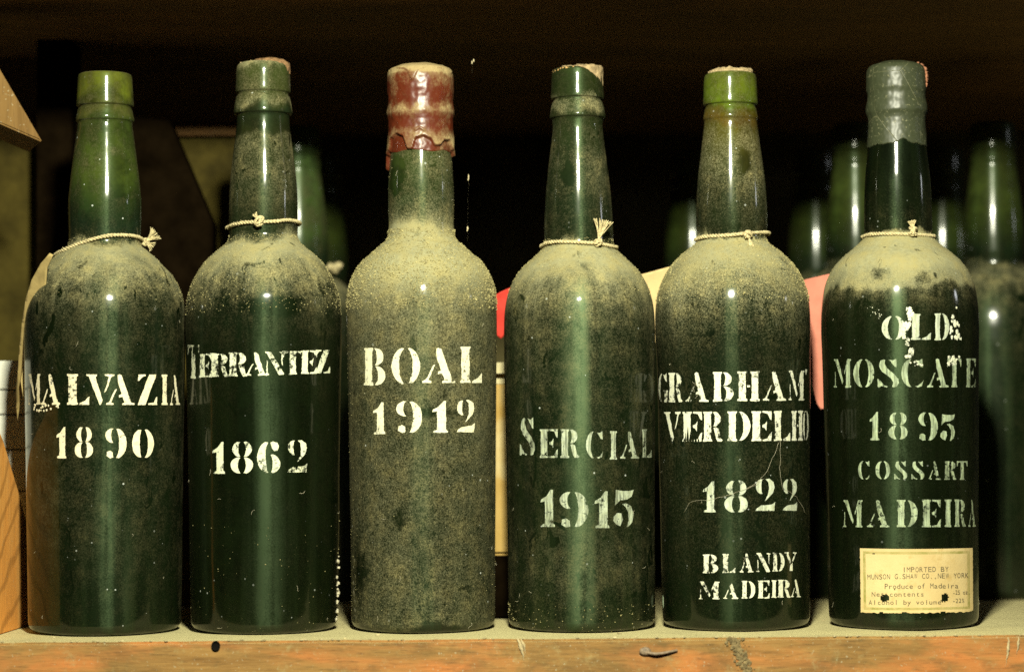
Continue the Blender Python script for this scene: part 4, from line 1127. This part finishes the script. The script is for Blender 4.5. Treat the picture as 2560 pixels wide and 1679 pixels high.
back_bottle(2046, .315, GB, 'dim far bottle whose short neck shows between the VERDELHO and MOSCATEL necks')
back_bottle(2364, .315, GB, 'dim far bottle whose short neck shows right of the MOSCATEL bottle neck')
back_bottle(800, .315, GB, 'dim far bottle just right of the blurred pale green neck')
# paper label of the buff-label bottle
def backlabel_mat():
    s = NT('buff_label'); p = s.coord(loc=(1, 4, 2)); n = s.noise(p, 60, 4, .6); n2 = s.noise(p, 25, 3, .5)
    c = s.mixc(s.map(n, .35, .65), (.38, .24, .06), (.46, .31, .10)); c = s.mixc(s.map(n2, .50, .62), c, (.56, .47, .24))
    return s.done(s.bsdf(c, .8, .2))
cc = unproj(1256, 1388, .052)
centred('shade_block', box_mesh('shade_block', cc.x - .02, cc.x + .02, .054, .10, 0, cc.z - .0004, .0015, 2), M_brownshade, 'near-black block added as the shadow below the carton between BOAL and SERCIAL bottles', 'wood block')  # block added below the carton, its near-black colour stands in for shadow
ct = empty('buff_carton', (cc.x, .053, cc.z), 0, 'blurred buff carton with pale top standing between BOAL and SERCIAL bottles', 'carton')
hz = unproj(1256, 960, .053).z - cc.z; hz2 = unproj(1256, 905, .053).z - cc.z
obj('carton_body', box_mesh('carton_body', -.02, .02, 0, .045, 0, hz, .002, 2), backlabel_mat(), ct)
obj('carton_lid', box_mesh('carton_lid', -.021, .021, -.001, .046, hz + .0003, hz2, .006, 4), simple_mat('cream_paper', (.52, .46, .26), .8, .2, .1, 60, .2), ct)
# string on the left back bottle
root = empty('twine', (b_left.location.x, .2, zpx(5, 585)), 0, 'blurred twine with bright knot on the bottle behind the TERRANTEZ bottle', 'twine', 'strings tied round the bottle necks')
vs, fs = [], []
pts = []
for k in range(41):
    a = 2 * math.pi * k / 40; rr = bb.rad(zpx(5, 585)) + .0012
    pts.append(Vector((rr * math.cos(a), rr * math.sin(a), -.0035 * math.cos(a))))
twisted(vs, fs, pts, .0011)
obj('cord_loop', mesh('cord_loop', vs, fs, True), M_twine, root)
vs, fs = [], []
kc = unproj(838, 668, .185) - root.location
for k in range(4): blob(vs, fs, kc + Vector((uni(-.003, .003), uni(-.001, .001), uni(-.003, .002))), .0022, 2, .5, 2, k)
tube(vs, fs, [Vector((rr * .9, -.008, -.003)), kc], .0011, 6)
obj('knot', mesh('knot', vs, fs, True), M_twine, root)

centred('brace_and_slab', prism_mesh('brace_and_slab', poly_at([(-70, 55), (0, 172), (107, 355), (0, 309), (-70, 276)], .012), .028, (-.45, 1, -.08)), M_brace,
        'sawn triangular wooden brace lit from the front in the upper left corner', 'brace')
centred('corner_post', prism_mesh('corner_post', [Vector((-.270, .12, 0)), Vector((-.250, .12, 0)), Vector((-.250, .12, .3255)), Vector((-.270, .12, .3255))], .03, (0, 1, 0)), M_brownshade,
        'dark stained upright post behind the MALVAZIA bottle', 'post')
ob = empty('olive_board', (-.28, .165, 0), 0, 'dim olive board with brown top rail behind the two leftmost bottles', 'board')
me = prism_mesh('panel', [p_ - ob.location for p_ in [Vector((-.42, .16, 0)), Vector((-.160, .16, 0)), Vector((-.160, .16, unproj(590, 343, .16).z)), Vector((-.42, .16, unproj(590, 343, .16).z))]], .012, (0, 1, 0))
obj('panel', me, M_olive, ob)
me = prism_mesh('top_rail', [p_ - ob.location for p_ in [Vector((-.42, .155, unproj(590, 343, .16).z + .0005)), Vector((-.157, .155, unproj(590, 343, .16).z + .0005)), Vector((-.157, .155, unproj(590, 303, .16).z)), Vector((-.42, .155, unproj(590, 303, .16).z))]], .02, (0, 1, 0))
obj('top_rail', me, wood_mat('rail_wood', (.10, .048, .010), (.13, .065, .015), (.14, .066, .016), 0, seed=4.4), ob)
centred('brace_and_slab', prism_mesh('brace_and_slab', poly_at([(190, 280), (422, 300), (532, 560), (532, 760), (190, 760)], .125), .02, (0, 1, 0)), M_brownshade,
        'near-black slanting slab over the dark patch between the MALVAZIA and TERRANTEZ necks', 'brace')  # near-black slab put in to darken the recess between the necks
# pine wedge on the shelf at the far left: its face runs away from the camera
def Xp(Y): return -.2592 + (Y + .022) * .06
Yl = [-.055, -.031, -.016, -.002, .012, .022, .032, .046]
zt_ = [.122, .108, .098, .085, .072, .062, .051, .034]
face = [Vector((Xp(-.055), -.055, 0)), Vector((Xp(.046), .046, 0))] + [Vector((Xp(y), y, z)) for y, z in zip(reversed(Yl), reversed(zt_))]
centred('pine_wedge', prism_mesh('pine_wedge', face, .05, (-1, 0, 0), .0006), M_pine, 'orange pine wedge with curved grain standing at the bottom left edge', 'wood block')
# white boards stacked behind it
zl_ = [unproj(40, y, .054).z for y in (1560, 1330, 1225, 1121, 1034, 972, 898)]
M_white = simple_mat('white_board', (.66, .66, .56), .7, .2, .08, 40, .15, 2)
st = empty('board_stack', (-.31, .054, 0), 0, 'stack of white painted boards behind the pine wedge at the left edge', 'boards')
zz_ = [0.0] + zl_[1:]
for k in range(len(zz_) - 1):
    obj('board', box_mesh('board', -.055 + uni(-.0008, .0008), .062 + uni(-.001, .001), 0 + uni(-.0006, .0006), .05, zz_[k], zz_[k + 1] - .0007, .0005, 2), M_white, st)

# ------------------------------------------------------------------ small things on the shelf
M_nail = simple_mat('rusty_nail', (.22, .16, .10), .6, .4, .5, 600, .6, 2)
Yfr = -.0665
def fz(x, y): return unproj(x * 1.0756, y * 1.0756, Yfr)
vs, fs = [], []
q = fz(502, 1499); base = len(vs); S = 20
for (r_, dy) in ((.0022, -.0002), (.0015, .0000), (.0013, .0006)):
    for k in range(S):
        a = 2 * math.pi * k / S; vs.append(Vector((r_ * math.cos(a), dy, r_ * math.sin(a) * 1.1)))
for j in range(2):
    for k in range(S): fs.append((j * S + k, j * S + (k + 1) % S, (j + 1) * S + (k + 1) % S, (j + 1) * S + k))
fs.append(tuple(2 * S + k for k in range(S)))
me = mesh('nail_hole', vs, fs); me.materials.append(simple_mat('hole_black', (.006, .005, .004), .9, .05, .2, 200, 0))
shelf = bpy.data.objects['shelf']
o = obj('nail_hole', me, None, shelf); o.location = q + Vector((0, -.0006, 0))
nl = empty('bent_nail', fz(1500, 1512), 0, 'bent rusty nail driven into the front edge of the shelf', 'nail')
vs, fs = [], []
blob(vs, fs, (0, -.0006, 0), .0024, 2, .25, 1.5, 3, (1.25, .45, .9))
obj('nail_head', mesh('nail_head', vs, fs, True), M_nail, nl)
vs, fs = [], []
tube(vs, fs, resample([Vector((.001, -.0010, -.0006)), Vector((.005, -.0016, -.0012)), Vector((.010, -.0014, -.0006)), Vector((.0155, -.0004, .0004))], .001), .0009, 8, lambda t: 1 - .4 * t)
obj('nail_shaft', mesh('nail_shaft', vs, fs, True), M_nail, nl)
# splintered scars and caked dirt on the front edge
M_scar = simple_mat('splinter', (.46, .37, .20), .9, .1, .4, 600, .5, 4)
for (x0, y0, x1, y1, wd) in ((1203, 1482, 1218, 1535, .0012), (1211, 1484, 1222, 1520, .0008), (2344, 1480, 2338, 1545, .0008), (2368, 1478, 2362, 1520, .0007)):
    vs, fs = [], []
    pts = resample([fz(x0, y0) + Vector((0, .0004, 0)), fz((x0 + x1) / 2 + 2, (y0 + y1) / 2) + Vector((0, .0002, 0)), fz(x1, y1) + Vector((0, .0004, 0))], .0008)
    tube(vs, fs, [p_ + Vector((noise.noise(p_ * 900) * .0005, 0, 0)) for p_ in pts], wd, 6, lambda t: max(.1, 1 - abs(2 * t - .8)))
    obj('splinter', mesh('splinter', vs, fs, True), M_scar, shelf)
vs, fs = [], []
for k in range(420):
    t = rnd(); q = fz(1703 + 34 * t + random.gauss(0, 8), 1480 + 80 * t) + Vector((0, -.0001, 0))
    blob(vs, fs, q, .00015 + .0009 * rnd() ** 3, 1, .9, 2.5, k, (1, .4, 1))
obj('caked_dirt', mesh('caked_dirt', vs, fs), simple_mat('dirt', (.20, .15, .07), .95, .1, .5, 500, .5, 7), shelf)
# debris scattered along the shelf lip
vs, fs = [], []
for k in range(620):
    x = uni(-.28, .28); edge = rnd() < .55
    y = -.0655 + abs(random.gauss(0, .0012)) if edge else uni(-.064, .12)
    s_ = .00012 + .0008 * rnd() ** 4
    blob(vs, fs, (x, y, s_ * .4), s_, 1, .6, 2, k, (1.3, 1, .6))
obj('shelf_debris', mesh('shelf_debris', vs, fs), simple_mat('debris', (.42, .36, .2), .95, .1, .5, 300, .2, 6), shelf, kind='stuff')

# ------------------------------------------------------------------ threads and fluff hanging in the air from the upper shelf
M_web = simple_mat('cobweb', (.42, .36, .22), .9, .1, .3, 300, 0)
def web(pts_px, Y, rad, blobs, label, up_to_shelf=True):
    pts = [unproj(x * 1.0756, y * 1.0756, Y) for x, y in pts_px]
    if up_to_shelf: pts = [Vector((pts[0].x, Y, .3255))] + pts
    c = pts[0].copy(); pts = [p_ - c for p_ in pts]
    vs, fs = [], []
    tube(vs, fs, resample(pts, .001), rad, 4)
    for (x, y, r_, sq) in blobs:
        q = unproj(x * 1.0756, y * 1.0756, Y) - c
        blob(vs, fs, q, r_, 2, .9, 2.2, x, (.5, .5, sq))
    o = obj('cobweb', mesh('cobweb', vs, fs, True), M_web, label=label, cat='cobweb', group='cobweb threads under the upper shelf'); o.location = c
web([(1090, 405), (1088, 470), (1087, 560)], .0, .000004, [(1089, 412, .0007, 2.4), (1088, 418, .0006, 1.2), (1087, 530, .0007, 1.5), (1086, 536, .0007, .8)], 'hanging thread with two bits of fluff right of the red wax bottle', False)
web([(1098, 150), (1097, 170)], .0, .000004, [(1097, 146, .0007, 1.2), (1101, 141, .0008, 1)], 'tiny fluff on a thread above the gap right of the red wax bottle', False)
web([(728, 36), (755, 35), (780, 33), (800, 42), (816, 48), (828, 42), (838, 32)], .03, .00016, [(816, 48, .0013, .8), (807, 43, .0006, 1), (790, 36, .0005, 1), (748, 42, .0005, 1)], 'sagging web strand with a pale knot near the top edge')
web([(2209, 38), (2213, 55), (2211, 70), (2204, 77), (2202, 72)], .03, .00014, [(2204, 77, .0004, 1)], 'curled thread hanging below the upper shelf at the right')
